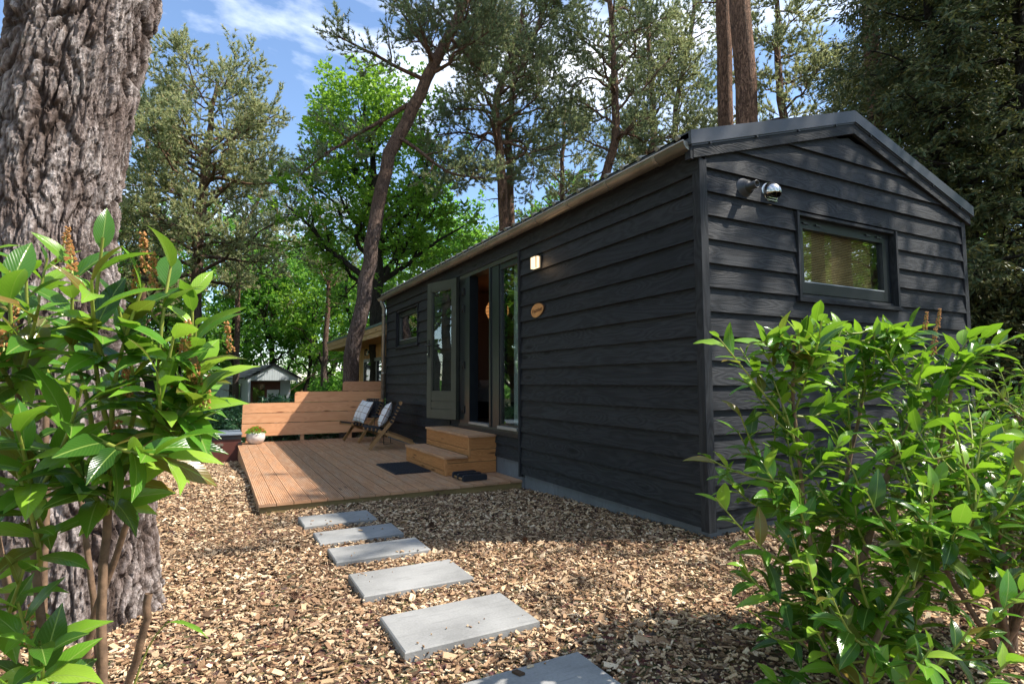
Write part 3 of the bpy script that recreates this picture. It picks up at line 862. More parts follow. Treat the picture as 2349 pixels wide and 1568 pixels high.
# ---- interior
mb = MB(); mb.box((.12, .12, .44), (HW - .12, HL - .12, .52), 1); mb.build('floor', simple('dark_vinyl_floor', (.09, .085, .08), .4, nscale=4), house)
mb = MB(); mb.box((.12, .12, 2.74), (HW - .12, HL - .12, 2.77), 1); mb.build('ceiling', M['inner'], house)
mb = MB()
mb.box((.50, 6.30, .52), (HW - .12, 6.36, 2.74), 2); mb.box((HW - .15, .12, .52), (HW - .121, 6.30, 2.74), 1); mb.box((.121, .121, .52), (HW - .15, .15, 2.74), 0)
mb.box((.46, 6.26, 2.2), (HW - .16, 6.299, 2.28), 0)
for i in range(16): mb.box((.55 + i * .19, 6.29, 2.29), (.554 + i * .19, 6.299, 2.74), 2)
mb.build('inner_wall', M['inner'], house)
# gable window blind
mb = MB()
mb.box((1.15, .075, 1.86), (2.24, .082, 2.48), 0)
tag(mb.build('bamboo_blind', M['bamboo']), 'brown bamboo roller blind pulled down behind the gable window', 'blind')
# bed
b = empty('bed', (0, 0, 0), 0, 'low bed with pale linen seen through the open door', 'bed')
mb = MB(); mb.box((.75, 5.05, .52), (2.6, 6.24, .80), 0); mb.build('base', M['frame'], b)
mb = MB(); mb.box((.77, 5.07, .80), (2.58, 6.22, 1.0), 0, bev=.06); mb.build('mattress', M['bed'], b)
mb = MB(); mb.box((.80, 5.7, 1.0), (1.35, 6.2, 1.15), 0, bev=.06); mb.build('pillow', M['bed'], b)
# pendant
p_ = empty('pendant_lamp', (.89, 5.25, 2.28), 0, 'round rattan pendant lampshade hanging inside behind the door post', 'lamp')
mb = MB(); mb.lathe([(.06, .18), (.13, .145), (.185, .05), (.19, -.03), (.15, -.12), (.08, -.17)], n=20); mb.build('lamp_shade', M['rattan'], p_)
mb = MB()
for i in range(6):
    z = -.14 + i * .055; r = .195 * math.sqrt(max(0.02, 1 - (z / .2) ** 2)) + .002
    mb.tube([(r * math.cos(a), r * math.sin(a), z) for a in np.linspace(0, 2 * math.pi, 21)], .004, 5)
mb.build('hoop', M['burnt'], p_)
mb = MB(); mb.tube([(0, 0, .17), (0, 0, .465)], .004, 6); mb.build('cord', M['wire'], p_)
# curtain
mb = MB(); n = 26
for i in range(n):
    a, b2 = i / n, (i + 1) / n
    def cp(t, z): return (.13 + .012 * math.sin(t * 34), 3.075 + t * .13 + .01 * (2.6 - z), z)
    mb.poly([cp(a, .56), cp(b2, .56), cp(b2, 2.62), cp(a, 2.62)], None, 0, True)
tag(mb.build('curtain', M['sheer']), 'sheer white curtain drawn to the side behind the tall fixed window', 'curtain')

# ---- vents on the gable
v = empty('flue_pipe', (.452, -.012, 2.613), 0, 'stubby black flue pipe with grey round collar on the gable', 'flue')
Rm = Matrix.Rotation(math.radians(90), 3, 'X')
mb = MB(); mb.lathe([(.088, 0), (.088, .008), (.082, .014), (.058, .028), (.055, .055), (.051, .058)], n=28, M=Rm); mb.build('collar', M['flue'], v)
mb = MB(); mb.lathe([(.0, .035), (.051, .035), (.050, .056), (.030, .060), (.030, .13), (.024, .13), (.024, .05), (0, .05)], n=24, M=Rm)
fp = mb.build('pipe', M['flueblack'], v)
v = empty('vent_hood', (.752, -.012, 2.622), 0, 'shiny steel half round vent hood beside the flue pipe', 'vent')
mb = MB(); mb.lathe([(.098, 0), (.098, .006), (.088, .012), (.078, .012), (.078, .004)], n=36, M=Rm); mb.build('flange', M['steel'], v)
mb = MB(); n1_, n2_ = 14, 36; R0 = .083
def hp(i, j):
    th = math.pi / 2 * i / n1_; ph = 2 * math.pi * j / n2_
    return (R0 * math.cos(th) * math.cos(ph), -.010 - R0 * 1.05 * math.sin(th), R0 * math.cos(th) * math.sin(ph))
for i in range(n1_):
    for j in range(n2_):
        c = np.mean([hp(i, j), hp(i + 1, j + 1)], 0)
        if c[2] < -.012 - (-.010 - c[1]) * .0 + (-.25 * (c[1] + .02)) - .02 and c[1] < -.016: continue
        P = [hp(i, j), hp(i, j + 1), hp(i + 1, j + 1), hp(i + 1, j)]
        mb.poly(P if i < n1_ - 1 else P[:3], None, 0, True)
hd = mb.build('hood', M['steel'], v)
sm_ = hd.modifiers.new('thick', 'SOLIDIFY'); sm_.thickness = .003
mb = MB()
for i in range(5): mb.box((-.06, -.03, -.066 + i * .020), (.06, -.008, -.060 + i * .020), 0)
mb.build('louvre', M['steel'], v)

# ---- lit wall lamp, sign
l_ = empty('wall_lamp', (0, 0, 0), 0, 'small lit square wall lamp with warm glass beside the glazed door', 'wall lamp')
part('back_plate', (-.050, 2.250, 2.36), (-.030, 2.425, 2.50), 'frame', l_)
mb = MB()
for y in (2.274, 2.402): mb.box((-.098, y, 2.362), (-.090, y + .008, 2.490), 2)
mb.box((-.098, 2.274, 2.491), (-.050, 2.410, 2.497), 0)
mb.build('cage', M['frame'], l_)
mb = MB(); mb.box((-.089, 2.280, 2.366), (-.0505, 2.402, 2.489), 2); mb.build('lamp_glass', M['lampglow'], l_)
pl = bpy.data.lights.new('lamp_light', 'POINT'); pl.energy = .35; pl.color = (1, .66, .36); pl.shadow_soft_size = .05
plo = bpy.data.objects.new('lamp_light', pl); COL.objects.link(plo); plo.parent = l_; plo.location = (-.10, 2.245, 2.40)

s_ = empty('name_sign', (-.026, 2.345, 1.903), 0, 'small oval wooden name sign reading Hazelaar on the black wall', 'sign')
rs = random.Random(5); prof = []
for k in range(30):
    a = 2 * math.pi * k / 30
    prof.append((.142 * math.cos(a) * (1 + .03 * math.sin(3 * a + 1)) , .080 * math.sin(a) + .018 * math.cos(a) * -1 * 0 - .012 * math.cos(a) + .006 * math.sin(2 * a)))
mb = MB(); mb.prism([(q[0], q[1]) for q in prof], [1, 2], 0, -.016, .0); mb.build('bark_rim', M['signbark'], s_)
mb = MB(); mb.prism([(q[0] * .94, q[1] * .92) for q in prof], [1, 2], 0, -.0175, -.010); mb.build('wood_face', M['signface'], s_)
tcv = bpy.data.curves.new('lettering', 'FONT'); tcv.body = 'Hazelaar'; tcv.size = .062; tcv.align_x = 'CENTER'; tcv.align_y = 'CENTER'; tcv.extrude = .0006
tcv.offset = .0008; tcv.materials.append(M['burnt'])
to = bpy.data.objects.new('lettering_curve', tcv); COL.objects.link(to); bpy.context.view_layer.update()
lme = bpy.data.meshes.new_from_object(to.evaluated_get(bpy.context.evaluated_depsgraph_get())); bpy.data.objects.remove(to)
to = link('lettering', lme, s_)
to.matrix_local = Matrix(((0, 0, -1, -.0185), (-1, 0, 0, 0), (0, 1, 0, 0.0), (0, 0, 0, 1))) @ Matrix.Rotation(math.radians(5), 4, 'Z')
mb = MB()
for (yy, zz) in ((0, .062), (.0, -.062)): mb.tube([(-.0165, yy, zz), (-.019, yy, zz)], .0035, 8)
mb.build('screw', M['burnt'], s_)

# ================================================================== DECK
deck = empty('wooden_deck', (0, 0, 0), 0, 'low ribbed timber deck along the black house', 'deck')


def ribbed(w, t, n=8, d=.0055):
    """profile (across, up) of a ribbed board of width w, thickness t, top at 0"""
    p = w / n; P = []
    for i in range(n):
        x = i * p; P += [(x + p * .08, 0), (x + p * .60, 0), (x + p * .68, -d), (x + p * .98, -d)]
    P[0] = (0, 0); P[-1] = (w, -d)
    return P + [(w, -t), (0, -t)]


dr = random.Random(21)
pitch = 2.765 / 18
PR = ribbed(pitch - .007, .026)
for i in range(18):
    mb = MB(); x0 = -2.768 + i * pitch
    mb.prism([(q[0], q[1]) for q in PR], [0, 2], 1, 2.765 + dr.uniform(-.004, .004), 8.82)
    o = mb.build('deck_board', M['deck'], deck); o.location = (x0, 0, dr.uniform(-.0015, .0015))
for a, b in ((-2.76, -1.62), (-1.617, -.86), (-.857, -.01)):
    part('fascia_board', (a, 2.785, -.115), (b, 2.808, -.028), 'joist', deck)
part('fascia_board', (-2.762, 2.809, -.125), (-2.738, 5.6, -.028), 'deck', deck)
part('fascia_board', (-2.762, 5.603, -.24), (-2.738, 8.8, -.028), 'deck', deck)
part('fascia_board', (-2.758, 4.0, -.24), (-2.735, 5.6, -.127), 'deck', deck)
part('corner_block', (-2.735, 2.809, -.2), (-2.68, 2.86, -.03), 'joist', deck)

rl = np.random.default_rng(14); n = 420
lp = np.stack([rl.uniform(-2.75, -.02, n), rl.uniform(2.8, 8.7, n), np.full(n, .0035)], -1); la = rl.uniform(0, 6.28, n)
lp = lp[~((lp[:, 0] > -.72) & (lp[:, 1] > 3.4) & (lp[:, 1] < 5.0))]; la = la[:len(lp)]; n = len(lp)
ld = np.stack([np.cos(la), np.sin(la), rl.uniform(-.02, .06, n)], -1) * rl.uniform(.012, .035, n)[:, None]; ls = np.stack([-np.sin(la), np.cos(la), np.zeros(n)], -1) * rl.uniform(.0012, .004, n)[:, None]
lV = np.stack([lp - ls, lp + ls, lp + ls * .6 + ld, lp - ls * .6 + ld], 1).reshape(-1, 3)
tag(link('deck_litter', np_mesh('deck_litter', lV, [np.arange(4 * n).reshape(n, 4)], M['chips'])), 'fallen needles and tiny chips strewn over the deck boards', kind='stuff')

# ================================================================== STEPS
steps = empty('wooden_steps', (0, 0, 0), 0, 'honey coloured two tread wooden steps below the open door', 'steps')


def rib_board(orient, a0, a1, b0, b1, c, t, name='riser_board', parent=steps, mat='step', n=None):
    """ribbed board. orient 'x-': face looks -x, runs along y, b = z range at x=c ; 'y-': face looks -y, runs along x; 'up': tread, runs along y, b = x range"""
    w = b1 - b0; n = n or max(3, int(round(w / .0155))); P = ribbed(w, t, n, .0065); mb = MB()
    if orient == 'x-': mb.prism([(c - q[1], b0 + q[0]) for q in P], [0, 2], 1, a0, a1)
    elif orient == 'y-': mb.prism([(c - q[1], b0 + q[0]) for q in P], [1, 2], 0, a0, a1)
    else: mb.prism([(b0 + q[0], c + q[1]) for q in P], [0, 2], 1, a0, a1)
    return mb.build(name, M[mat], parent)
SX0, SX1, SX2, SY0, SY1 = -.700, -.395, .0, 3.425, 4.985
for (b0, b1) in ((.004, .053), (.063, .198)): rib_board('x-', SY0 + .028, SY1, b0, b1, SX0, .022)
for (b0, b1) in ((.226, .292), (.302, .438)): rib_board('x-', SY0 + .028, SY1, b0, b1, SX1, .022)
rib_board('y-', SX0 + .03, SX2 - .02, .004, .140, SY0 + .004, .022); rib_board('y-', SX0 + .03, SX1, .150, .198, SY0 + .004, .022)
rib_board('y-', SX1 + .001, SX2 - .02, .150, .286, SY0 + .004, .022); rib_board('y-', SX1 + .03, SX2 - .02, .296, .438, SY0 + .004, .022)
part('corner_batten', (SX0, SY0, .002), (SX0 + .028, SY0 + .026, .199), 'step', steps, grain=2)
part('corner_batten', (SX1, SY0, .199), (SX1 + .028, SY0 + .026, .439), 'step', steps, grain=2)
for i in range(2): rib_board('up', SY0 - .012, SY1 + .01, SX0 - .012 + i * .152, SX0 - .012 + i * .152 + .146, .226, .027, 'tread_board', mat='deck')
for i in range(3): rib_board('up', SY0 - .012, SY1 + .01, SX1 - .014 + i * .143, SX1 - .014 + i * .143 + .138, .468, .027, 'tread_board', mat='deck')
part('core', (SX0 + .03, SY0 + .03, .001), (SX2 - .02, SY1 - .03, .19), 'joist', steps); part('core', (SX1 + .03, SY0 + .03, .19), (SX2 - .02, SY1 - .03, .43), 'joist', steps)

# ================================================================== MAT, SCRAPER
mt = empty('door_mat', (0, 0, 0), 0, 'black ribbed rubber mat on the deck before the steps', 'mat')
part('base', (-1.19, 3.82, .001), (-.735, 4.76, .012), 'black', mt)
mb = MB()
for i in range(20):
    for j in range(10):
        y = 3.84 + i * .0462; x = -1.178 + j * .0445
        mb.box((x, y, .012), (x + .034, y + .026, .020))
rb = mb.build('rib', M['black'], mt)
sc_ = empty('boot_scraper', (0, 0, 0), 0, 'black boot scraper of three bars beside the steps', 'boot scraper')
for i, y in enumerate((2.955, 3.105, 3.255)):
    mb = MB(); pr = []
    x0, x1, z0, z1, r = -.665 + (.0, .0, .0)[i], -.365, .004, .072, .028
    for (cx, cz, a0) in ((x1 - r, z1 - r, 0), (x0 + r, z1 - r, 90)):
        for q in range(6): a = math.radians(a0 + 90 * q / 5); pr.append((cx + r * math.cos(a), cz + r * math.sin(a)))
    pr += [(x0, z0 + .01), (x0 + .01, z0), (x1 - .01, z0), (x1, z0 + .01)]
    mb.prism(pr, [0, 2], 1, y, y + .034); mb.build('bar', M['black'], sc_)
for x in (-.645, -.40):
    mb = MB(); mb.tube([(x, 2.98, .022), (x, 3.27, .022)], .013, 8); mb.build('rod', M['teak'], sc_)

# ================================================================== FENCE
fence = empty('plank_fence', (0, 0, 0), 0, 'stepped screen of wide larch planks at the back of the deck', 'fence')
def plank(x0, x1, z0, z1, rnd):
    mb = MB(); P = [(x0, z0), (x1, z0), (x1, z1)]
    if rnd:
        r = .055
        for q in range(6): a = math.radians(90 + 90 * q / 5); P.append((x0 + r + r * math.cos(a), z1 - r + r * math.sin(a)))
    else: P.append((x0, z1))
    F = [(p[0], 8.85, p[1]) for p in P]; B = [(p[0], 8.88, p[1]) for p in P]; uv = [(p[0], p[1]) for p in P]
    mb.poly(F, uv); mb.poly(B[::-1], uv[::-1])
    for i in range(len(P)):
        j = (i + 1) % len(P); mb.poly([F[i], B[i], B[j], F[j]], [(P[i][0] * .2, 0), (P[i][0] * .2, .03), (P[j][0] * .2, .03), (P[j][0] * .2, 0)])
    o = mb.build('plank', M['larch'], fence); return o
plank(-2.695, -.02, .107, .342, False); plank(-2.692, -.02, .352, .535, False); plank(-2.688, -.02, .543, .730, True)
plank(-1.768, -.02, .737, .940, True); plank(-.850, -.0, .948, 1.140, True)
for x, t in ((-2.62, .6), (-1.645, .9), (-.72, 1.1), (-.05, 1.1)): part('post', (x, 8.882, -.35), (x + .07, 8.95, t), 'larch', fence, grain=2)

# ================================================================== FLOWER POT
pot = empty('flower_pot', (-2.47, 8.52, 0), 0, 'round white pot of red flowers on the far left deck corner', 'flower pot')
mb = MB(); mb.lathe([(0, 0), (.085, 0), (.125, .025), (.155, .075), (.163, .12), (.158, .175), (.150, .205), (.142, .205), (.145, .17), (0, .17)], n=28); mb.build('pot', M['wick'], pot)
rr = np.random.default_rng(8)


def leaf_cloud(pos, dirs, L, Wd, rng, fold=.2):
    """2-triangle kite leaves; pos, dirs (n,3)"""
    n = len(pos); dirs = dirs / np.linalg.norm(dirs, axis=1)[:, None]
    rnd = rng.normal(0, 1, (n, 3)); s = np.cross(dirs, rnd); s /= np.linalg.norm(s, axis=1)[:, None] + 1e-9
    nn = np.cross(s, dirs)
    L = np.broadcast_to(L, n)[:, None]; Wd = np.broadcast_to(Wd, n)[:, None]
    a = pos; b = pos + dirs * L * .5 + s * Wd * .5 - nn * Wd * fold; c = pos + dirs * L; d = pos + dirs * L * .5 - s * Wd * .5 - nn * Wd * fold
    V = np.stack([a, b, c, d], 1).reshape(-1, 3); k = (np.arange(n) * 4)[:, None]
    F = np.concatenate([k + np.array([0, 1, 2]), k + np.array([0, 2, 3])], 0)
    return V, F


n = 700; a = rr.uniform(0, 6.28, n); q = np.sqrt(rr.uniform(0, 1, n)); pp = np.stack([q * .165 * np.cos(a), q * .165 * np.sin(a), .19 + .12 * (1 - q ** 2) * rr.uniform(.3, 1.05, n)], -1)
V_, F_ = leaf_cloud(pp, np.stack([np.cos(a) * q, np.sin(a) * q, rr.uniform(.1, 1, n)], -1), .032, .018, rr)
tag(link('foliage', np_mesh('foliage', V_, [F_], M['oakleaf']), pot), kind='stuff')
fm = []
for mname in ('petal', 'petal2'):
    mb = MB()
    for k in range(6):
        a0 = k * math.pi / 3
        mb.poly([(0, 0, 0), (.015 * math.cos(a0 - .4), .015 * math.sin(a0 - .4), .006), (.02 * math.cos(a0), .02 * math.sin(a0), .005), (.015 * math.cos(a0 + .4), .015 * math.sin(a0 + .4), .006)])
    mb.lathe([(.006, .002), (.005, .007), (0, .008)], n=6)
    fm.append(mb.mesh('flower_head', M[mname], False))
for i in range(60):
    a = rr.uniform(0, 6.28); q = math.sqrt(rr.uniform(0, 1)); o = link('flower_head', fm[i % 3 == 0], pot)
    o.location = (q * .155 * math.cos(a), q * .155 * math.sin(a), .205 + .115 * (1 - q * q)); o.rotation_euler = (rr.uniform(-.9, .9), rr.uniform(-.9, .9), rr.uniform(0, 6)); o.scale = [rr.uniform(.7, 1.2)] * 3

# ================================================================== CHAIRS
def slat(mb, p0, p1, y0, y1, w, t=None):
    """bar from p0 to p1 in the (x,z) plane, section w tall, spanning y0..y1"""
    d = Vector((p1[0] - p0[0], p1[1] - p0[1])); L = d.length; d.normalize(); nrm = Vector((-d.y, d.x)) * (w / 2)
    a = Vector(p0); b = Vector(p1)
    P = [a - nrm, b - nrm, b + nrm, a + nrm]
    F = [(p.x, y0, p.y) for p in P]; B = [(p.x, y1, p.y) for p in P]; uv = [(0, 0), (L, 0), (L, w), (0, w)]
    mb.poly(F, uv); mb.poly(B[::-1], uv[::-1])
    for i in range(4):
        j = (i + 1) % 4; mb.poly([F[i], B[i], B[j], F[j]], [uv[i], (uv[i][0], uv[i][1] + .03), (uv[j][0], uv[j][1] + .03), uv[j]])


def make_chair(loc, rz_, label):
    c = empty('folding_chair', loc, rz_, label, 'chair', 'webbed folding chairs on the deck')
    hw = .30
    for s in (-1, 1):
        y = s * hw
        mb = MB(); y0, y1 = sorted((y, y - s * .026))
        slat(mb, (.01, .0), (-.165, .235), y0, y1, .050); slat(mb, (-.158, .225), (-.36, .475), y0 + .0004, y1 - .0004, .056); slat(mb, (-.352, .465), (-.50, .78), y0, y1, .040)
        mb.build('side_leg', M['teak'], c)
        mb = MB(); y0, y1 = sorted((y - s * .028, y - s * .052))
        slat(mb, (-.12, .30), (-.50, .16), y0, y1, .045); slat(mb, (-.48, .168), (-.86, .005), y0 + .0004, y1 - .0004, .045)
        mb.build('rear_leg', M['teak'], c)
        mb = MB(); y0, y1 = sorted((y - s * .054, y - s * .078))
        slat(mb, (.12, .35), (-.06, .325), y0, y1, .038); slat(mb, (-.05, .326), (-.30, .27), y0 + .0004, y1 - .0004, .038)
        mb.build('seat_rail', M['teak'], c)
    mb = MB()
    for (x, z) in ((.10, .325), (-.28, .25), (-.37, .47), (-.48, .745)): mb.tube([(x, -hw + .03, z), (x, hw - .03, z)], .014, 8)
    mb.build('cross_bar', M['teak'], c)
    # webbing
    def band_run(path, y0, y1, name='strap'):
        mb = MB()
        for (p0, p1) in zip(path[:-1], path[1:]): slat(mb, p0, p1, y0, y1, .006)
        mb.build(name, M['strap'], c)
    def cross(p0, p1, k, n_, ya, yb, wrap):
        a = Vector(p0).lerp(Vector(p1), k / n_ + .13 / n_); b = Vector(p0).lerp(Vector(p1), k / n_ + .80 / n_)
        mb = MB(); slat(mb, a, b, ya - .004, yb + .004, wrap); mb.build('strap', M['strap'], c)
    # seat cross straps wrap the rails
    for k in range(6): cross((.11, .352), (-.28, .278), k, 6, -hw + .052, hw - .052, .046)
    for k in range(6): cross((-.325, .425), (-.475, .74), k, 6, -hw, hw, .050)
    for k in range(7):
        y = -hw + .085 + k * .0635
        band_run([(.13, .372), (-.06, .352), (-.29, .300)], y, y + .042)
        band_run([(-.33, .46), (-.455, .785), (-.505, .79)], y, y + .042)
    return c


near_a = math.atan2(.254, -.967); far_a = math.atan2(-.28, -.96)
chair1 = make_chair((-.79, 6.72, .012), near_a, 'wooden folding chair with black straps, the one nearer the steps')
chair2 = make_chair((-.85, 7.97, .012), far_a, 'wooden folding chair with black straps, the one against the plank fence')


def cushion(loc, rot, label):
    n = 22; V = []; U = []
    for side in (1, -1):
        for i in range(n + 1):
            for j in range(n + 1):
                u, v = i / n * 2 - 1, j / n * 2 - 1
                t = max(0, (1 - abs(u) ** 2.6)) ** .55 * max(0, (1 - abs(v) ** 2.6)) ** .55
                pinch = 1 - .07 * (1 - abs(u) ** 2) * abs(v) ** 3; pinch2 = 1 - .07 * (1 - abs(v) ** 2) * abs(u) ** 3
                wr = .008 * math.sin(5 * u + 3 * v) * t + .006 * math.sin(9 * v - 4 * u) * t
                V.append((u * .225 * pinch2, v * .225 * pinch, side * (.075 * t + wr * .6))); U.append((i / n, j / n))
    m_ = (n + 1) ** 2; F = []
    for s in (0, 1):
        for i in range(n):
            for j in range(n):
                a = s * m_ + i * (n + 1) + j; q = [a, a + n + 1, a + n + 2, a + 1]
                F.append(q if s == 0 else q[::-1])
    F = np.array(F); U = np.array(U)
    me = np_mesh('cushion', V, [F], M['cushion'], smooth=True, uv=[U[F]])
    o = link('cushion', me); o.location = loc; o.rotation_euler = rot
    tag(o, label, 'cushion', 'white checked cushions on the deck chairs')
    return o


def seat_cushion(chair_loc, ang, label, roll):
    # leans against the back: local frame x forward
    Rz = Matrix.Rotation(ang, 4, 'Z'); T = Matrix.Translation(chair_loc)
    back = Vector((-.15, 0, .315)).normalized(); nrm = Vector((.315, 0, .15)).normalized(); side = Vector((0, 1, 0))
    B = Matrix(((side.x, back.x, nrm.x, 0), (side.y, back.y, nrm.y, 0), (side.z, back.z, nrm.z, 0), (0, 0, 0, 1)))
    o = cushion((0, 0, 0), (0, 0, 0), label)
    o.matrix_world = T @ Rz @ Matrix.Translation((-.235, 0, .55)) @ B @ Matrix.Rotation(roll, 4, 'Z')
seat_cushion((-.79, 6.72, .012), near_a, 'white checked cushion on the chair nearer the steps', .12)
seat_cushion((-.85, 7.97, .012), far_a, 'white checked cushion on the chair by the plank fence', -.08)

tb = empty('side_table', (-.42, 7.36, 0), 0, 'small round black metal side table between the two chairs', 'table')
mb = MB(); mb.lathe([(0, .485), (.20, .485), (.205, .495), (.205, .515), (.199, .515), (.197, .497), (0, .497)], n=28); mb.build('table_top', M['strap'], tb)
for k in range(3):
    a = k * 2.094 + .4; mb = MB(); mb.tube([(.15 * math.cos(a), .15 * math.sin(a), .485), (.19 * math.cos(a), .19 * math.sin(a), .008), (.19 * math.cos(a + 1.2), .19 * math.sin(a + 1.2), .008)], .006, 6); mb.build('leg', M['wire'], tb)

# ================================================================== BOX BY THE DECK
bx_ = empty('storage_box', (0, 0, 0), 0, 'low maroon storage box with grey lid left of the deck', 'storage box')
part('front_panel', (-3.6, 8.40, -.40), (-3.05, 8.42, .105), 'darkred', bx_); part('front_panel', (-3.047, 8.40, -.40), (-2.715, 8.42, .105), 'darkred', bx_)
part('side_panel', (-3.6, 8.42, -.40), (-3.58, 9.38, .105), 'darkred', bx_); part('side_panel', (-2.735, 8.42, -.40), (-2.715, 8.84, .105), 'darkred', bx_)
part('lid', (-3.63, 8.37, .185), (-2.70, 9.42, .205), 'lid', bx_); part('lid_edge', (-3.62, 8.385, .105), (-2.71, 9.4, .185), 'frame', bx_)
for x in (-3.1,):
    part('latch', (x, 8.375, .0), (x + .10, 8.398, .045), 'steel', bx_)
for z in (-.02, -.26): part('hinge', (-2.76, 8.37, z), (-2.70, 8.398, z + .07), 'bolt', bx_)

# ================================================================== TIMBER CABIN BEHIND
cb = empty('timber_cabin', (0, 0, 0), 0, 'orange larch cabin with deep flat eaves behind the black house', 'cabin')
part('fascia', (.345, 9.6, 2.375), (.375, 18.0, 2.50), 'fascia', cb, grain=1); part('fascia', (.362, 9.6, 2.245), (.39, 17.97, 2.372), 'fascia', cb, grain=1)
part('fascia', (.391, 17.94, 2.245), (6.0, 17.97, 2.372), 'fascia', cb, grain=0); part('fascia', (.376, 17.97, 2.375), (6.0, 18.0, 2.50), 'fascia', cb, grain=0)
part('roof', (.33, 9.58, 2.502), (6.0, 18.02, 2.56), 'greenmetal', cb)
part('soffit', (.391, 9.6, 2.27), (6.0, 17.93, 2.30), 'cabin', cb, grain=1)
mb = MB(); mb.box((1.17, 9.8, 1.86), (1.3, 17.3, 2.268), 1); mb.box((1.17, 15.6, -.8), (1.3, 17.3, 1.86), 1); mb.box((1.17, 9.8, -.8), (1.3, 12.9, 1.86), 1); mb.box((1.3, 17.2, -.8), (5.9, 17.3, 2.268), 0); mb.box((5.8, 9.8, -.8), (5.9, 17.3, 2.268), 1); mb.box((1.3, 9.8, -.8), (5.8, 9.9, 2.268), 0)
cw = mb.build('wall', M['fascia'], cb)
bm_ = {}
for i in range(int((17.3 - 9.8) / .062)):
    y = 9.8 + i * .062
    z0 = -.8 if (y > 15.6 or y < 12.9) else 1.86
    if z0 not in bm_:
        m2 = MB(); m2.box((1.15, 0, z0), (1.169, .050, 2.266), 2); bm_[z0] = m2.mesh('cladding_batten', M['cabin'])
    o = link('cladding_batten', bm_[z0], cb); o.location = (0, y, 0)
wf = part('window', (1.10, 12.9, 1.76), (1.2, 15.6, 1.858), 'frame', cb)
part('post', (1.10, 15.5, -.5), (1.2, 15.6, 1.758), 'frame', wf); part('post', (1.10, 12.9, -.5), (1.2, 13.0, 1.758), 'frame', wf); part('post', (1.10, 13.9, -.5), (1.2, 13.98, 1.758), 'frame', wf)
part('pane', (1.14, 13.0, -.5), (1.15, 13.9, 1.758), 'glass', wf); part('pane', (1.14, 13.981, -.5), (1.15, 15.499, 1.758), 'glass', wf)
part('backdrop_wall', (2.6, 12.0, -.5), (2.66, 16.6, 1.9), 'fascia', wf)
ln = empty('wall_lantern', (1.06, 15.05, 1.98), 0, 'black carriage lantern on the orange cabin wall', 'lantern')
mb = MB(); mb.box((-.05, -.05, -.02), (.05, .05, .0)); mb.lathe([(.075, .14), (.02, .2), (0, .205)], n=4); mb.box((.05, -.012, .06), (.10, .012, .14)); mb.build('cap', M['frame'], ln)
mb = MB()
for sx in (-1, 1):
    for sy in (-1, 1): mb.box((sx * .045 - .005, sy * .045 - .005, 0), (sx * .045 + .005, sy * .045 + .005, .14))
mb.build('frame', M['frame'], ln); part('pane', (-.04, -.04, .002), (.04, .04, .138), 'glass', ln)

# ================================================================== GARDEN SHED (pale)
sh = empty('garden_shed', (-.894, 24.0, -.9), math.radians(11.6), 'small pale grey shed with dark shingle roof beyond the fence', 'shed')
# local: x across the gable, y along the ridge; ridge at 2.84, eaves 2.27
def shroof():
    mb = MB(); rows = 6
    for s in (-1, 1):
        for i in range(rows):
            a, b = i / rows, (i + 1) / rows
            xa, xb = s * 1.17 * (1 - a), s * 1.17 * (1 - b); za, zb_ = 2.23 + .61 * a, 2.23 + .61 * b
            P = [(xa, 0, za + .02), (xb, 0, zb_), (xb, 6.2, zb_), (xa, 6.2, za + .02)]
            mb.poly(P if s > 0 else P[::-1]); mb.poly([(xa, 0, za), (xa, 0, za + .02), (xa, 6.2, za + .02), (xa, 6.2, za)])
        mb.poly([(s * 1.17, 0, 2.23), (0, 0, 2.84), (0, 6.2, 2.84), (s * 1.17, 6.2, 2.23)][::s])
    mb.build('roof', M['shingle'], sh)
    for s in (-1, 1):
        mb = MB(); A = [(s * 1.20, 2.14), (0, 2.765), (0, 2.875), (s * 1.20, 2.25)]
        F = [(p[0], -.05, p[1]) for p in A]; B = [(p[0], .0, p[1]) for p in A]
        mb.poly(F[::-s]); mb.poly(B[::s])
        for i in range(4): j = (i + 1) % 4; mb.poly([F[i], B[i], B[j], F[j]])
        mb.build('barge_board', M['frame'], sh)
shroof()
mb = MB(); mb.poly([(-1.06, .01, 2.12), (1.06, .01, 2.12), (1.06, .01, 2.21), (0, .01, 2.765), (-1.06, .01, 2.21)], [(2.12, -1.06), (2.12, 1.06), (2.21, 1.06), (2.76, 0), (2.21, -1.06)])
for x in (-1.06, 1.0): mb.box((x, .0, 1.98), (x + .06, .06, 2.21), 2)
mb.build('gable_board', M['shedwood'], sh)
for i in range(20): part('batten', (-1.0 + i * .105, .002, 2.125), (-.99 + i * .105, .009, 2.125 + max(.02, (1 - abs(-1.0 + i * .105) / 1.1) * .58)), 'shedwood', sh)
mb = MB(); mb.box((-1.02, .9, 0), (1.02, 1.0, 2.2), 2); mb.box((-1.02, 1.0, 0), (-.96, 6.1, 2.2), 1); mb.box((.96, 1.0, 0), (1.02, 6.1, 2.2), 1); mb.box((-.96, 6.04, 0), (.96, 6.1, 2.2), 0); mb.box((-1.02, .02, 0), (-.94, .9, 2.2), 1)
mb.build('wall', M['shedwood'], sh)
for i in range(50): part('batten', (-1.028, .05 + i * .12, 0), (-1.021, .062 + i * .12, 2.2), 'shedwood', sh)
w_ = part('window', (-1.05, 1.2, 1.1), (-1.0215, 1.8, 2.0), 'frame', sh); part('pane', (-1.056, 1.27, 1.16), (-1.051, 1.73, 1.94), 'glass', w_)
w_ = part('window', (-1.05, 2.6, 1.1), (-1.0215, 3.3, 2.0), 'frame', sh); part('pane', (-1.056, 2.67, 1.16), (-1.051, 3.23, 1.94), 'glass', w_)
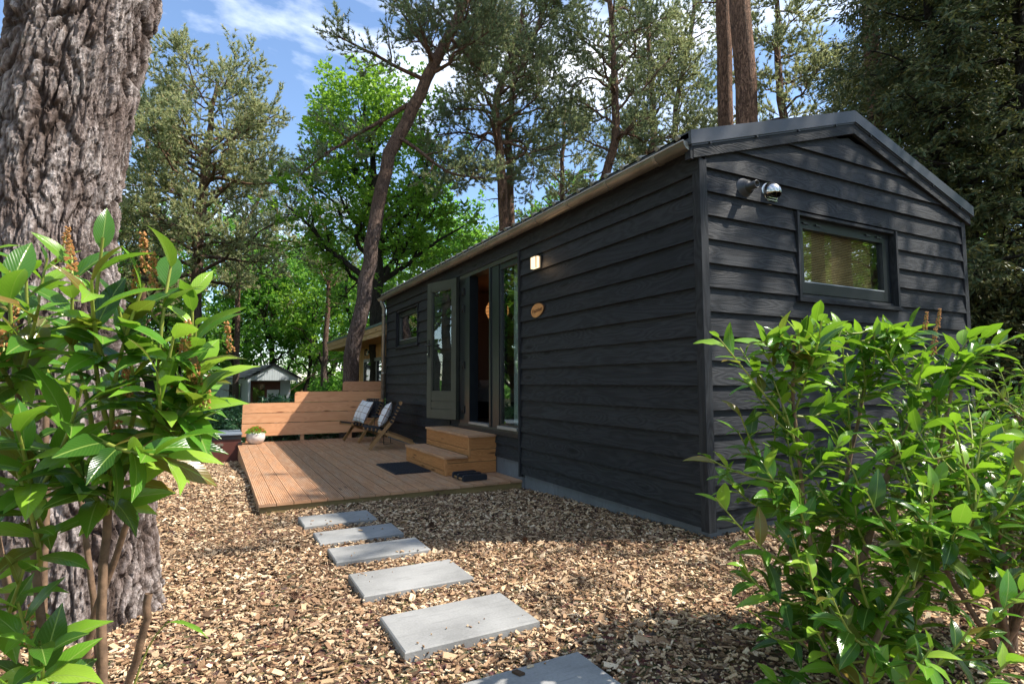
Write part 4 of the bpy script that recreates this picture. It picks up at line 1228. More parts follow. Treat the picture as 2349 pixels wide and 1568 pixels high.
dd = part('double_door', (-.72, .86, .2), (.55, .898, 2.08), 'darkred', sh); part('pane', (-.62, .85, .9), (-.12, .859, 1.95), 'glass', dd)
ww = part('door', (-.02, .83, .1), (.5, .859, 1.7), 'white', sh)
mb = MB(); mb.tube([(.24 + .15 * math.cos(a), .815, 1.25 + .15 * math.sin(a)) for a in np.linspace(0, 2 * math.pi, 17)], .045, 6); tag(mb.build('wreath', M['oakbark']), None)
wr = bpy.data.objects['wreath']; wr.location = (-.894, 24.0, -.9); wr.rotation_euler = (0, 0, math.radians(11.6)); tag(wr, 'round brown wreath hanging on the white shed door', 'wreath')

# little lean-to roof right of the shed, dark shelter on the far left
lt = empty('lean_to', (0, 0, 0), 0, 'low weathered sloping board roof right of the pale shed', 'lean-to')
mb = MB()
for i in range(7):
    t = i / 7; P0 = at(662 + 5 * i, 897 - 3.6 * i, 24 - i * .1); P1 = P0 + np.array([.18, -.05, .13]); d_ = np.array([.75, 1.6, .42])
    mb2 = MB(); A = [P0, P1, P1 + d_, P0 + d_]
    mb2.poly([tuple(p) for p in A], [(0, 0), (0, .1), (1.8, .1), (1.8, 0)]); mb2.poly([tuple(p - np.array([0, 0, .03])) for p in A][::-1]); mb2.poly([tuple(A[0] - np.array([0, 0, .03])), tuple(A[1] - np.array([0, 0, .03])), tuple(A[1]), tuple(A[0])])
    mb2.build('roof_board', M['joist'], lt)
q = at(690, 890, 24.5); part('post', (q[0], q[1] + .1, -1), (q[0] + .08, q[1] + .18, q[2]), 'joist', lt)
q = at(372, 850, 19); dsx = empty('dark_shelter', (q[0], q[1], -.85), .2, 'dark open shelter far left between the trunks', 'shelter')
part('roof', (-.9, -.2, 2.15), (.7, 2.2, 2.25), 'roof', dsx); part('wall', (-.8, 1.9, 0), (.6, 2.0, 2.15), 'frame', dsx); part('wall', (-.8, 0, 0), (-.72, 1.9, 2.15), 'frame', dsx)
part('post', (.52, 0, 0), (.6, .08, 2.15), 'joist', dsx); mb = MB(); slat(mb, (-.7, 1.6), (.5, 1.2), .03, .07, .07); mb.build('brace', M['joist'], dsx)

# neighbour at the far right
nb = empty('white_bungalow', (0, 0, 0), 0, 'white building with dark flat roof half hidden by conifers on the right', 'bungalow')
part('wall', (15.8, 4.5, -.5), (22, 11.5, 2.45), 'white', nb, grain=1); part('roof', (15.3, 4.0, 2.45), (22.5, 12.0, 2.75), 'frame', nb, grain=1); part('roof_edge', (15.27, 3.97, 2.752), (22.53, 12.03, 2.80), 'white', nb, grain=1)
part('window', (15.76, 6.2, .8), (15.799, 7.6, 2.0), 'frame', nb)

# ================================================================== TREES
def norm(v): return v / (np.linalg.norm(v, axis=-1, keepdims=True) + 1e-9)


def tubes(P, R, sides):
    """P (n,k,3), R (n,k) -> V, quads"""
    n, k, _ = P.shape
    T = norm(np.gradient(P, axis=1)); ref = norm(P[:, -1] - P[:, 0])
    alt = np.where(np.abs(ref[:, 2:3]) > .8, np.array([[1., 0, 0]]), np.array([[0, 0, 1.]]))
    side = norm(np.cross(ref, alt))[:, None, :]
    A = norm(np.cross(T, np.broadcast_to(side, T.shape))); B = np.cross(T, A)
    a = np.arange(sides) * 2 * np.pi / sides
    V = P[:, :, None, :] + (A[:, :, None, :] * np.cos(a)[None, None, :, None] + B[:, :, None, :] * np.sin(a)[None, None, :, None]) * R[:, :, None, None]
    idx = np.arange(n * k * sides).reshape(n, k, sides); nx = np.roll(idx, -1, axis=2)
    F = np.stack([idx[:, :-1], nx[:, :-1], nx[:, 1:], idx[:, 1:]], -1).reshape(-1, 4)
    return V.reshape(-1, 3), F


def sample(P, R, idx, t):
    k = P.shape[1]; f = t * (k - 1); i = np.minimum(f.astype(int), k - 2); w = (f - i)[:, None]
    a, b = P[idx, i], P[idx, i + 1]
    return a * (1 - w) + b * w, norm(b - a), R[idx, i] * (1 - w[:, 0]) + R[idx, i + 1] * w[:, 0]


def shoots(P, R, n, t0, t1, ang, length, k, rng, up=0.0, horiz=0.0, wig=.08, rfac=.55, rtip=.15, falloff=.6, taperlen=None):
    m = len(P); idx = np.repeat(np.arange(m), n)
    t = (np.tile(np.arange(n), m) + rng.uniform(0, 1, m * n)) / n * (t1 - t0) + t0
    pos, T, r = sample(P, R, idx, t)
    az = np.tile(np.arange(n), m) * 2.4 + np.repeat(rng.uniform(0, 6.28, m), n) + rng.uniform(-.5, .5, m * n)
    ref = np.where(np.abs(T[:, 2:3]) > .9, np.array([[1., 0, 0]]), np.array([[0, 0, 1.]]))
    A = norm(np.cross(T, ref)); B = np.cross(T, A)
    perp = A * np.cos(az)[:, None] + B * np.sin(az)[:, None]
    perp[:, 2] *= (1 - horiz); perp = norm(perp)
    an = np.radians(rng.uniform(ang[0], ang[1], m * n))[:, None]
    d = norm(T * np.cos(an) + perp * np.sin(an))
    L = rng.uniform(length[0], length[1], m * n) * (1 - falloff * (t - t0) / max(1e-6, t1 - t0))
    s = np.linspace(0, 1, k)
    Pn = pos[:, None, :] + d[:, None, :] * (s[None, :, None] * L[:, None, None])
    Pn[:, :, 2] += up * L[:, None] * s[None, :] ** 2
    wv = np.cumsum(rng.normal(0, wig, (m * n, k, 3)), axis=1) * L[:, None, None] / math.sqrt(k); wv -= wv[:, :1]
    Pn += wv * np.minimum(1, s * 3)[None, :, None]
    r0 = np.minimum(r * rfac, L * .035)
    Rn = r0[:, None] * (1 - (1 - rtip) * s[None, :])
    return Pn, Rn


class Tree:
    def __init__(s): s.W = []; s.L = []
    def add(s, P, R, sides): s.W.append(tubes(P, R, sides))
    def wood(s, name, mat):
        V = []; F = []; o = 0
        for v, f in s.W: V.append(v); F.append(f + o); o += len(v)
        return np_mesh(name, np.concatenate(V), [np.concatenate(F)], mat, smooth=True)


def trunk_poly(pts, rad, rng, k=22, wig=.02):
    pts = np.array(pts, float); d = np.concatenate([[0], np.cumsum(np.linalg.norm(np.diff(pts, axis=0), axis=1))]); d /= d[-1]
    s = np.linspace(0, 1, k)
    P = np.stack([np.interp(s, d, pts[:, i]) for i in range(3)], -1)
    # smooth corners
    for _ in range(2): P[1:-1] = (P[:-2] + 2 * P[1:-1] + P[2:]) / 4
    P[1:-1] += rng.normal(0, wig, (k - 2, 3)) * [1, 1, .2]
    R = np.interp(s, np.linspace(0, 1, len(rad)), rad)
    return P[None], R[None]


def tufts(pos, d, rng, m=7, L=(.05, .10), w=.016, spread=.9):
    n = len(pos); pos = np.repeat(pos, m, 0); d = np.repeat(d, m, 0)
    dd = norm(d + rng.normal(0, spread * .6, (n * m, 3))); side = norm(np.cross(dd, rng.normal(0, 1, (n * m, 3))))
    l = rng.uniform(L[0], L[1], n * m)[:, None]
    a = pos - side * w * .5; b = pos + side * w * .5; c = pos + dd * l
    V = np.stack([a, b, c], 1).reshape(-1, 3)
    return V, np.arange(n * m * 3).reshape(-1, 3)


def along(P, n, t0, t1, rng):
    m = len(P); idx = np.repeat(np.arange(m), n); t = rng.uniform(t0, t1, m * n)
    pos, T, _ = sample(P, np.zeros(P.shape[:2]), idx, t); return pos, T


def pine(tr_pts, tr_r, seed, limbs=16, l0=.45, llen=(1.6, 3.0), n2=6, n3=6, tuft=4, tl=(.06, .11), tw=.017, dens=1.0, needle='needle', candles=0, name='pine', extra_limbs=None, mm=6, k0=24, sides=14, limb_up=.12, dead=0, bark='pinebark', l2=(.55, 1.1)):
    rng = np.random.default_rng(seed); T = Tree()
    P, R = trunk_poly(tr_pts, tr_r, rng, k0); T.add(P, R, sides)
    P1, R1 = shoots(P, R, limbs, l0, .99, (50, 95), llen, 9, rng, up=limb_up, horiz=.45, wig=.10, rfac=.42, falloff=.55)
    if extra_limbs:
        ex = []; er = []
        for pts, r in extra_limbs:
            q, w = trunk_poly(pts, [r, r * .25], rng, 9, .02); ex.append(q); er.append(w)
        P1 = np.concatenate([P1] + ex); R1 = np.concatenate([R1] + er)
    T.add(P1, R1, 6)
    if dead:
        Pd, Rd = shoots(P, R, dead, .12, l0, (70, 110), (.3, 1.3), 6, rng, up=-.1, horiz=.3, wig=.15, rfac=.25, falloff=.2); T.add(Pd, Rd, 4)
        Pd2, Rd2 = shoots(Pd, Rd, 4, .3, .95, (30, 70), (.15, .5), 4, rng, wig=.1); T.add(Pd2, Rd2, 3)
    P2, R2 = shoots(P1, R1, n2, .25, 1.0, (25, 65), l2, 6, rng, up=.15, horiz=.35, wig=.10, falloff=.45)
    P2 = np.concatenate([P2]); T.add(P2, R2, 4)
    P3, R3 = shoots(P2, R2, n3, .2, 1.0, (20, 65), (.22, .5), 4, rng, up=.25, wig=.08, falloff=.3); R3 = np.maximum(R3, .004); T.add(P3, R3, 3)
    a, d = along(P3, tuft, .25, 1.0, rng); b2, d2 = along(P2, 3, .5, 1.0, rng)
    tip = P3[:, -1]; td = norm(P3[:, -1] - P3[:, -2])
    pos = np.concatenate([a, b2, tip]); dd = norm(np.concatenate([d, d2, td]) + [0, 0, .35])
    V, F = tufts(pos, dd, rng, mm, (tl[0] * 1.15, tl[1] * 1.2), tw * 1.35)
    arr = [F]; mats = [M[needle]]; mi = [0]
    if candles:
        q = rng.choice(len(tip), min(candles, len(tip)), replace=False); cp = tip[q]; n = len(cp)
        h = rng.uniform(.05, .10, n)[:, None]; dv = norm(td[q] * .5 + [0, 0, 1]); s1 = norm(np.cross(dv, rng.normal(0, 1, (n, 3)))); s2 = np.cross(dv, s1); w = .014
        Vc = np.stack([cp + s1 * w, cp + s2 * w, cp - s1 * w, cp - s2 * w, cp + dv * h], 1).reshape(-1, 3)
        kk = (np.arange(n) * 5)[:, None] + len(V)
        Fc = np.concatenate([kk + np.array(f) for f in ((0, 1, 4), (1, 2, 4), (2, 3, 4), (3, 0, 4))])
        V = np.concatenate([V, Vc]); arr.append(Fc); mats.append(M['candle']); mi.append(1)
    crown = np_mesh('crown', V, arr, mats, midx=mi)
    return T.wood('trunk', M[bark]), crown


def broadleaf(tr_pts, tr_r, seed, limbs=10, l0=.3, llen=(2, 4), n2=6, n3=7, leaves=9, ll=.10, lw=.07, mat='oakleaf', bark='oakbark', l2=(.8, 1.7), l3=(.35, .8), extra_limbs=None, up=.35, horiz=.1):
    rng = np.random.default_rng(seed); T = Tree()
    P, R = trunk_poly(tr_pts, tr_r, rng, 20, .03); T.add(P, R, 10)
    P1, R1 = shoots(P, R, limbs, l0, .98, (35, 75), llen, 9, rng, up=up, horiz=horiz, wig=.16, rfac=.55, falloff=.5)
    if extra_limbs:
        ex = []; er = []
        for pts, r in extra_limbs:
            q, w = trunk_poly(pts, [r, r * .25], rng, 9, .03); ex.append(q); er.append(w)
        P1 = np.concatenate([P1] + ex); R1 = np.concatenate([R1] + er)
    T.add(P1, R1, 6)
    P2, R2 = shoots(P1, R1, n2, .2, 1.0, (30, 75), l2, 6, rng, up=.1, wig=.14, falloff=.35, horiz=.2); T.add(P2, R2, 4)
    P3, R3 = shoots(P2, R2, n3, .2, 1.0, (30, 75), l3, 4, rng, up=-.05, wig=.1, falloff=.3, horiz=.3); T.add(P3, np.maximum(R3, .004), 3)
    pos, d = along(P3, leaves, .2, 1.0, rng); n = len(pos)
    pos = pos + rng.normal(0, .05, (n, 3)); d = norm(d + rng.normal(0, .8, (n, 3)) * [1, 1, .55])
    s_ = rng.uniform(.65, 1.25, n)
    V, F = leaf_cloud(pos, d, ll * s_, lw * s_, rng)
    return T.wood('trunk', M[bark]), np_mesh('crown', V, [F], M[mat])


def place(name, meshes, label, cat='tree', group=None, loc=(0, 0, 0), rz_=0, s=1.0):
    o = empty(name, loc, rz_, label, cat, group); o.scale = (s, s, s)
    link('trunk', meshes[0], o); link('crown', meshes[1], o); return o


def rel(pts, base): return [tuple(np.array(p) - base) for p in pts]


def gz(x, y): return float(gh(x, y))


# --- 1 leaning pine by the fence
b0 = at(800, 872, 12.2); b0[2] = gz(b0[0], b0[1]) - .1
tp = [b0, at(800, 860, 12.2), at(828, 720, 12.3), at(850, 590, 12.4), at(868, 450, 12.6), at(888, 370, 12.7), at(915, 295, 12.8), at(962, 230, 13.0), at(990, 150, 13.2), at(1030, 90, 13.4), at(1060, 20, 13.6), at(1090, -80, 13.8)]
ex = [([at(955, 232, 13), at(880, 275, 12.9), at(800, 320, 12.8), at(730, 365, 12.7), at(690, 400, 12.6)], .065),
      ([at(975, 185, 13.1), at(900, 150, 12.7), at(830, 110, 12.4), at(770, 80, 12.3)], .06),
      ([at(905, 310, 12.8), at(965, 350, 12.6), at(1040, 405, 12.5), at(1120, 410, 12.4)], .05),
      ([at(1035, 90, 13.4), at(1090, 150, 13.2), at(1130, 190, 13.0)], .05), ([at(1000, 140, 13.2), at(940, 60, 13.3), at(900, -10, 13.3)], .06)]
ms = pine(rel(tp, b0), [.18, .17, .165, .155, .145, .14, .13, .105, .08], 101, limbs=15, l0=.72, llen=(1.0, 2.1), n2=10, n3=8, tuft=7, tl=(.05, .095), tw=.015, extra_limbs=[(rel(p, b0), r) for p, r in ex], k0=30, sides=18, candles=800, l2=(.5, .95))
place('pine_tree', ms, 'tall pine with a leaning, kinked trunk rising right behind the plank fence', group=None, loc=b0)

# --- 2 big-crowned flowering pine at left
b0 = at(452, 872, 17.5); b0[2] = gz(b0[0], b0[1]) - .1
tp = [b0, at(448, 700, 17.5), at(455, 600, 17.6), at(458, 540, 17.6), at(465, 450, 17.8), at(470, 370, 18), at(482, 280, 18.2), at(500, 185, 18.4)]
ex = [([at(465, 420, 17.8), at(500, 400, 17.4), at(560, 425, 17.2), at(640, 420, 17)], .07), ([at(468, 380, 18), at(420, 340, 17.6), at(360, 310, 17.3)], .07),
      ([at(468, 430, 17.8), at(400, 455, 17.4), at(330, 470, 17.2)], .06), ([at(470, 360, 18), at(560, 300, 17.8), at(640, 260, 17.6)], .06)]
ms = pine(rel(tp, b0), [.20, .18, .16, .15, .14, .10, .05], 202, limbs=44, l0=.42, llen=(2.0, 3.7), n2=9, n3=7, tuft=5, tl=(.07, .13), tw=.024, needle='needle_warm', candles=6000, extra_limbs=[(rel(p, b0), r) for p, r in ex], dead=10, l2=(.6, 1.2))
place('pine_tree', ms, 'pine with broad pale flowering crown left of the sky gap', loc=b0)

# --- 3 bright oak
b0 = at(868, 872, 17.5); b0[2] = gz(b0[0], b0[1]) - .1
tp = [b0, at(862, 745, 17.5), at(858, 650, 17.5), at(872, 560, 17.6), at(868, 450, 17.8), at(850, 330, 18), at(835, 240, 18)]
ex = [([at(858, 650, 17.5), at(800, 610, 17.2), at(740, 560, 17), at(700, 500, 16.8), at(655, 470, 16.6)], .11), ([at(862, 655, 17.5), at(930, 610, 17.4), at(990, 560, 17.2), at(1060, 520, 17)], .10),
      ([at(870, 560, 17.6), at(930, 500, 17.6), at(985, 430, 17.5)], .08), ([at(862, 600, 17.6), at(815, 520, 17.6), at(770, 430, 17.5)], .09), ([at(860, 690, 17.5), at(920, 690, 17.3), at(980, 660, 17)], .07)]
ms = broadleaf(rel(tp, b0), [.24, .21, .19, .15, .10, .05], 303, limbs=20, l0=.40, llen=(1.8, 3.5), n2=8, n3=8, leaves=14, ll=.135, lw=.09, extra_limbs=[(rel(p, b0), r) for p, r in ex], l2=(.7, 1.5))
place('oak_tree', ms, 'bright green spring oak with dark spreading limbs behind the leaning pine', loc=b0)
OAK = ms

# --- 4 orange-brown pine behind the roof, its dark neighbour, the curved pine
b0 = at(1158, 872, 15.5); b0[2] = gz(b0[0], b0[1]) - .1
tp = [b0, at(1158, 540, 15.5), at(1150, 430, 15.5), at(1140, 320, 15.6), at(1130, 250, 15.7), at(1150, 190, 15.8), at(1180, 120, 15.9), at(1200, 20, 16)]
ex = [([at(1132, 262, 15.7), at(1085, 248, 15.5), at(1040, 250, 15.3)], .05), ([at(1135, 275, 15.7), at(1100, 330, 15.5), at(1050, 400, 15.3)], .04), ([at(1150, 190, 15.8), at(1100, 120, 15.7), at(1050, 60, 15.6)], .06),
      ([at(1145, 370, 15.6), at(1090, 400, 15.3), at(1020, 415, 15)], .05), ([at(1150, 330, 15.6), at(1200, 330, 15.4), at(1230, 380, 15.2), at(1215, 440, 15.1)], .035), ([at(1170, 150, 15.8), at(1240, 60, 15.7), at(1280, 0, 15.6)], .05)]
PINE_A = pine(rel(tp, b0), [.16, .15, .145, .14, .12, .09, .06], 404, limbs=24, l0=.56, llen=(1.4, 2.8), n2=8, n3=8, tuft=6, tl=(.055, .10), tw=.017, extra_limbs=[(rel(p, b0), r) for p, r in ex], dead=14, l2=(.55, 1.0), bark='pinebark_red')
place('pine_tree', PINE_A, 'slim orange barked pine with a crooked top rising over the middle of the gutter', loc=b0)
b1 = at(1176, 872, 18); b1[2] = gz(b1[0], b1[1]) - .1
tp = [b1, at(1172, 500, 18), at(1166, 300, 18.1), at(1170, 200, 18.2), at(1215, 100, 18.3), at(1260, 0, 18.5), at(1270, -120, 18.6)]
ex = [([at(1172, 380, 18), at(1230, 300, 17.8), at(1290, 220, 17.6)], .05), ([at(1200, 130, 18.2), at(1120, 60, 18), at(1040, 20, 17.9)], .05)]
PINE_B = pine(rel(tp, b1), [.17, .16, .14, .11, .08, .05], 505, limbs=26, l0=.50, llen=(1.6, 3.0), n2=8, n3=7, tuft=5, tl=(.06, .11), tw=.02, extra_limbs=[(rel(p, b1), r) for p, r in ex], dead=10)
place('pine_tree', PINE_B, 'dark straight pine just behind the orange barked pine', loc=b1)
b2 = at(1372, 872, 16.5); b2[2] = gz(b2[0], b2[1]) - .1
tp = [b2, at(1370, 500, 16.5), at(1380, 400, 16.5), at(1412, 350, 16.5), at(1418, 270, 16.6), at(1405, 180, 16.7), at(1408, 100, 16.8), at(1395, 10, 16.9), at(1400, -150, 17)]
ex = [([at(1410, 330, 16.5), at(1450, 280, 16.4), at(1500, 250, 16.3)], .05), ([at(1408, 210, 16.6), at(1350, 170, 16.5), at(1310, 200, 16.4)], .05), ([at(1406, 120, 16.8), at(1470, 60, 16.7), at(1530, 40, 16.6)], .05), ([at(1405, 160, 16.8), at(1340, 90, 16.7), at(1290, 60, 16.6)], .05)]
ms = pine(rel(tp, b2), [.16, .15, .145, .13, .11, .08, .05], 606, limbs=24, l0=.54, llen=(1.3, 2.6), n2=8, n3=7, tuft=5, tl=(.055, .10), tw=.018, extra_limbs=[(rel(p, b2), r) for p, r in ex], dead=16, l2=(.5, .95))
place('pine_tree', ms, 'curved grey brown pine over the gutter between the orange pine and the twin trunks', loc=b2)

# --- 5 twin thick trunks behind the roof + third on the right
for (px, px2, d, r, seed, lab) in ((1660, 1662, 12.6, .165, 71, 'left and slimmer of the twin thick pines behind the roof'), (1712, 1698, 11.8, .215, 72, 'right and thicker of the twin pines behind the roof'),
                                   (2008, 1996, 15.0, .20, 73, 'dark pine trunk among the conifers at the top right')):
    b = at(px, 872, d); b[2] = gz(b[0], b[1]) - .1
    tp = [b, at(px + 2, 600, d), at(px, 280, d), at((px + px2) / 2, 120, d), at(px2 - 4, -20, d), at(px2 - 10, -400, d + .3), at(px2 + 10, -900, d + 1)]
    ms = pine(rel(tp, b), [r * 1.15, r * 1.05, r, r * .95, r * .9, r * .7, r * .4], seed, limbs=16, l0=.78, llen=(1.6, 2.8), n2=6, n3=6, tuft=4, tl=(.07, .12), tw=.022, dead=5, bark='pinebark_red', sides=20)
    if seed == 72: PINE_T = ms
    place('pine_tree', ms, lab, loc=b)

def where(px, d):
    spots = [(-1e9, 'far left beyond the big trunk'), (200, 'behind the big trunk'), (330, 'just right of the big trunk'), (420, 'between the big trunk and the flowering pine'), (500, 'left of the grey shed'),
             (560, 'over the left end of the grey shed'), (610, 'over the ridge of the grey shed'), (655, 'over the right eave of the grey shed'), (700, 'in the gap right of the grey shed'), (735, 'left of the orange cabin roof'),
             (775, 'behind the foot of the leaning pine'), (830, 'over the orange cabin'), (890, 'over the far end of the gutter'), (950, 'over the small window'), (1000, 'over the open door'), (1050, 'left of the orange barked pine'),
             (1100, 'beside the orange barked pine'), (1190, 'right of the orange barked pine'), (1270, 'left of the curved pine'), (1380, 'right of the curved pine'), (1500, 'left of the twin trunks'), (1630, 'behind the twin trunks'),
             (1720, 'right of the twin trunks'), (1880, 'behind the roof ridge'), (2000, 'behind the dark conifers'), (2120, 'beyond the right verge'), (2250, 'at the right edge')]
    row = 'near' if d < 29 else ('middle' if d < 37 else ('far' if d < 49 else 'farthest'))
    return [t for x, t in spots if px >= x][-1], row


# --- generic pines around, sharing the meshes
def copy_place(ms, px, d, label, rz_, s, group='pines standing around the garden', dz=0.0, name='pine_tree', cat='tree'):
    b = at(px, 872, d); b[2] = gz(b[0], b[1]) - .1 + dz
    return place(name, ms, label, cat, group, loc=b, rz_=rz_, s=s)
rng0 = np.random.default_rng(99)
GP = pine([(0, 0, 0), (.1, 0, 4), (.05, .15, 8), (.3, .1, 12), (.2, .3, 15)], [.19, .17, .15, .11, .05], 808, limbs=34, l0=.34, llen=(1.6, 3.4), n2=8, n3=7, tuft=5, tl=(.07, .13), tw=.026, dead=12, needle='needle_warm', candles=1500)
copy_place(GP, 1520, 19, 'wide pine filling the gap left of the twin trunks', 1.0, 1.0)
copy_place(GP, 1290, 23, 'far pine seen low between the orange and the curved pine', 4.0, .85)
copy_place(PINE_B, 1480, 26, 'distant pine low over the gutter left of the twins', 2.2, .9)
copy_place(GP, 1830, 17, 'sunlit pine right of the twin trunks over the roof ridge', 2.5, .95)
copy_place(PINE_A, 1760, 24, 'distant pine behind the right twin trunk', 3.0, 1.0)
copy_place(PINE_B, 1590, 21, 'pine with fine bare twigs just left of the twin trunks', 5.0, 1.05)
copy_place(PINE_B, 540, 25, 'thin straight pine over the left end of the grey shed', .6, .8)
copy_place(GP, 325, 20, 'brown pine trunk close to the right edge of the big trunk', 1.6, .8)
copy_place(PINE_B, 738, 24, 'pine with a bent trunk right of the grey shed', 2.9, .75)
copy_place(GP, 620, 34, 'distant pine behind the grey shed', .4, .9)
# towards the sun, right behind the camera
GS = GP
def pl(ms, x, y, lab, rz_, s, name='pine_tree', grp='trees behind and beside the camera'): return place(name, ms, lab, 'tree', grp, loc=(x, y, gz(x, y) - .05), rz_=rz_, s=s)

# --- woodland broadleaves: three shared kinds
BL = []
for sd, hh in ((901, 9.5), (902, 11), (903, 8)):
    r_ = np.random.default_rng(sd); t_ = [(0, 0, 0)] + [(r_.normal(0, .25) * i, r_.normal(0, .25) * i, hh * i / 5) for i in range(1, 6)]
    BL.append(broadleaf(t_, [.17, .14, .12, .09, .06, .03], sd, limbs=17, l0=.16, llen=(1.8, 3.6), n2=6, n3=6, leaves=10, ll=.19, lw=.13, mat='beechleaf' if sd != 903 else 'oakleaf', l2=(.8, 1.7), horiz=.2, up=.15))
wood_list = [(395, 30), (300, 26), (430, 38), (480, 27), (560, 31), (600, 40), (640, 28), (690, 33), (720, 27), (760, 38), (800, 29), (905, 26), (960, 32), (1010, 27), (1060, 36), (1110, 30), (1200, 34), (1250, 28),
             (1340, 33), (1420, 38), (1560, 36), (350, 48), (500, 52), (570, 46), (650, 55), (710, 47), (780, 54), (880, 48), (980, 50), (1080, 52), (1180, 46), (245, 38), (160, 30), (60, 34), (-60, 28), (-200, 24), (1650, 30), (1740, 34), (1900, 30), (2020, 28), (2150, 26), (2300, 30)]
wood_list += [(612, 31), (705, 37), (752, 31), (530, 37), (585, 35)]
wood_list = [q for i, q in enumerate(wood_list) if not (q[1] > 44 and i % 2) and q not in ((640, 28), (720, 27), (600, 40), (480, 27))]
for i, (px, d) in enumerate(wood_list):
    big = 'tall' if i % 3 == 1 else ('low bright' if i % 3 == 2 else 'mid sized')
    copy_place(BL[i % 3], px + rng0.uniform(-12, 12), d * rng0.uniform(.97, 1.03), 'leafy %s woodland tree %s, %s row' % (big, where(px, d)[0], where(px, d)[1]), rng0.uniform(0, 6.28), rng0.uniform(.75, 1.1),
               group='leafy %s trees of the woodland' % big, name='broadleaf_tree')
# left of the plot and behind the camera (seen in the window reflections, and shading the garden)
for i, (x, y, kd, s) in enumerate(((-11, 12.5, 1, 1.2), (-16, 13.5, 0, 1.2), (-18, 18, 1, 1.3), (-8.5, 17.5, 0, 1.0), (-10, 22, 1, 1.1), (-9, 4, 1, 1.0), (-12, 9, 0, 1.1), (-8, 13, 2, .9), (-14, 16, 1, 1.1), (-10, -3, 0, 1), (-17, 2, 2, 1.2), (-9, 20, 0, 1.0), (-19, 12, 1, 1.2), (-6, 26, 2, 1), (-13, 26, 0, 1.2), (-22, 24, 1, 1.2),
                                   (6, -14, 0, 1.1), (-3, -14, 1, 1.2), (15, -13, 2, 1.2), (-12, -11, 2, 1.1), (24, -9, 1, 1.2), (22, -2, 0, 1.1), (15, -6.5, 2, .8), (19, -11, 0, 1), (18, -7.5, 1, .75), (12, -9.5, 2, .8), (21, -14, 2, 1.2), (27, -13, 0, 1.3))):
    pl(BL[kd], x, y, 'leafy woodland tree beside the garden, outside the frame', rng0.uniform(0, 6), s, 'broadleaf_tree', 'woodland trees beside the garden')
pl(PINE_T, -7.5, 9.0, 'thick pine left of the garden', 1.0, .9); pl(GP, -11, 6, 'pine left of the garden', 2.0, 1.0)

SPA = pine([(0, 0, 0), (.1, 0, 4), (.05, .1, 8), (.2, .1, 11.5)], [.17, .15, .12, .04], 818, limbs=13, l0=.62, llen=(1.4, 2.6), n2=5, n3=5, tuft=5, tl=(.07, .12), tw=.024)  # thin-crowned pine, added outside the frame to dapple the gable and ground
SHADE = [(SPA, 6.3, -2.9, 1.0, .98), (SPA, 8.3, -2.2, 2.6, 1.2), (GP, 15.5, -8.5, 2.0, 1.0), (SPA, 11.5, -6.6, 4.1, 1.1)]
for i, (ms, x, y, r_, s) in enumerate(SHADE): pl(ms, x, y, 'pine outside the frame placed to shade the garden from the sunny side', r_, s)

# --- dark conifers on the right
def cypress(h, rad, seed):
    rng = np.random.default_rng(seed); T = Tree(); P, R = trunk_poly([(0, 0, 0), (.05, 0, h * .5), (0, .05, h)], [.17, .12, .03], rng, 16, .01); T.add(P, R, 10)
    P1, R1 = shoots(P, R, 110, .03, .99, (70, 100), (rad * .6, rad * 1.15), 9, rng, up=-.06, horiz=.5, wig=.06, rfac=.35, falloff=.55); T.add(P1, R1, 5)
    P2, R2 = shoots(P1, R1, 12, .15, 1.0, (35, 70), (.4, .95), 6, rng, up=-.22, horiz=.75, wig=.07, falloff=.35); T.add(P2, np.maximum(R2, .004), 3)
    P3, R3 = shoots(P2, R2, 7, .1, 1.0, (25, 55), (.12, .28), 4, rng, up=-.18, horiz=.8, wig=.05, falloff=.3)
    pos, d = along(P3, 6, .0, 1.0, rng); n = len(pos); pos = pos + rng.normal(0, .02, (n, 3)); d = norm(d + rng.normal(0, .45, (n, 3)) * [1, 1, .5] + [0, 0, -.12])
    V, F = leaf_cloud(pos, d, rng.uniform(.08, .16, n), rng.uniform(.028, .048, n), rng, .1)
    return T.wood('trunk', M['oakbark']), np_mesh('crown', V, [F], M['cypress'])
CY = cypress(11.5, 3.0, 42)
for i, (px, d, r_, s, lab) in enumerate(((2180, 11.5, .3, 1.0, 'dark drooping conifer right of the gable, nearest to the house'), (2400, 10.5, 1.9, 1.05, 'dark drooping conifer at the right edge of the photograph'),
                                         (2050, 16.5, 3.1, 1.0, 'dark drooping conifer further back, over the roof ridge'), (2300, 17, 4.4, 1.1, 'dark drooping conifer in the back row at the right'),
                                         (2560, 14, 5.2, 1.1, 'dark drooping conifer just outside the right edge'), (2250, 13.5, .9, 1.1, 'dark drooping conifer filling the gap right of the verge'), (1990, 20, 2.7, 1.15, 'dark drooping conifer far behind the ridge'))):
    copy_place(CY, px, d, lab, r_, s, group='dark conifers beside the house', name='conifer_tree')

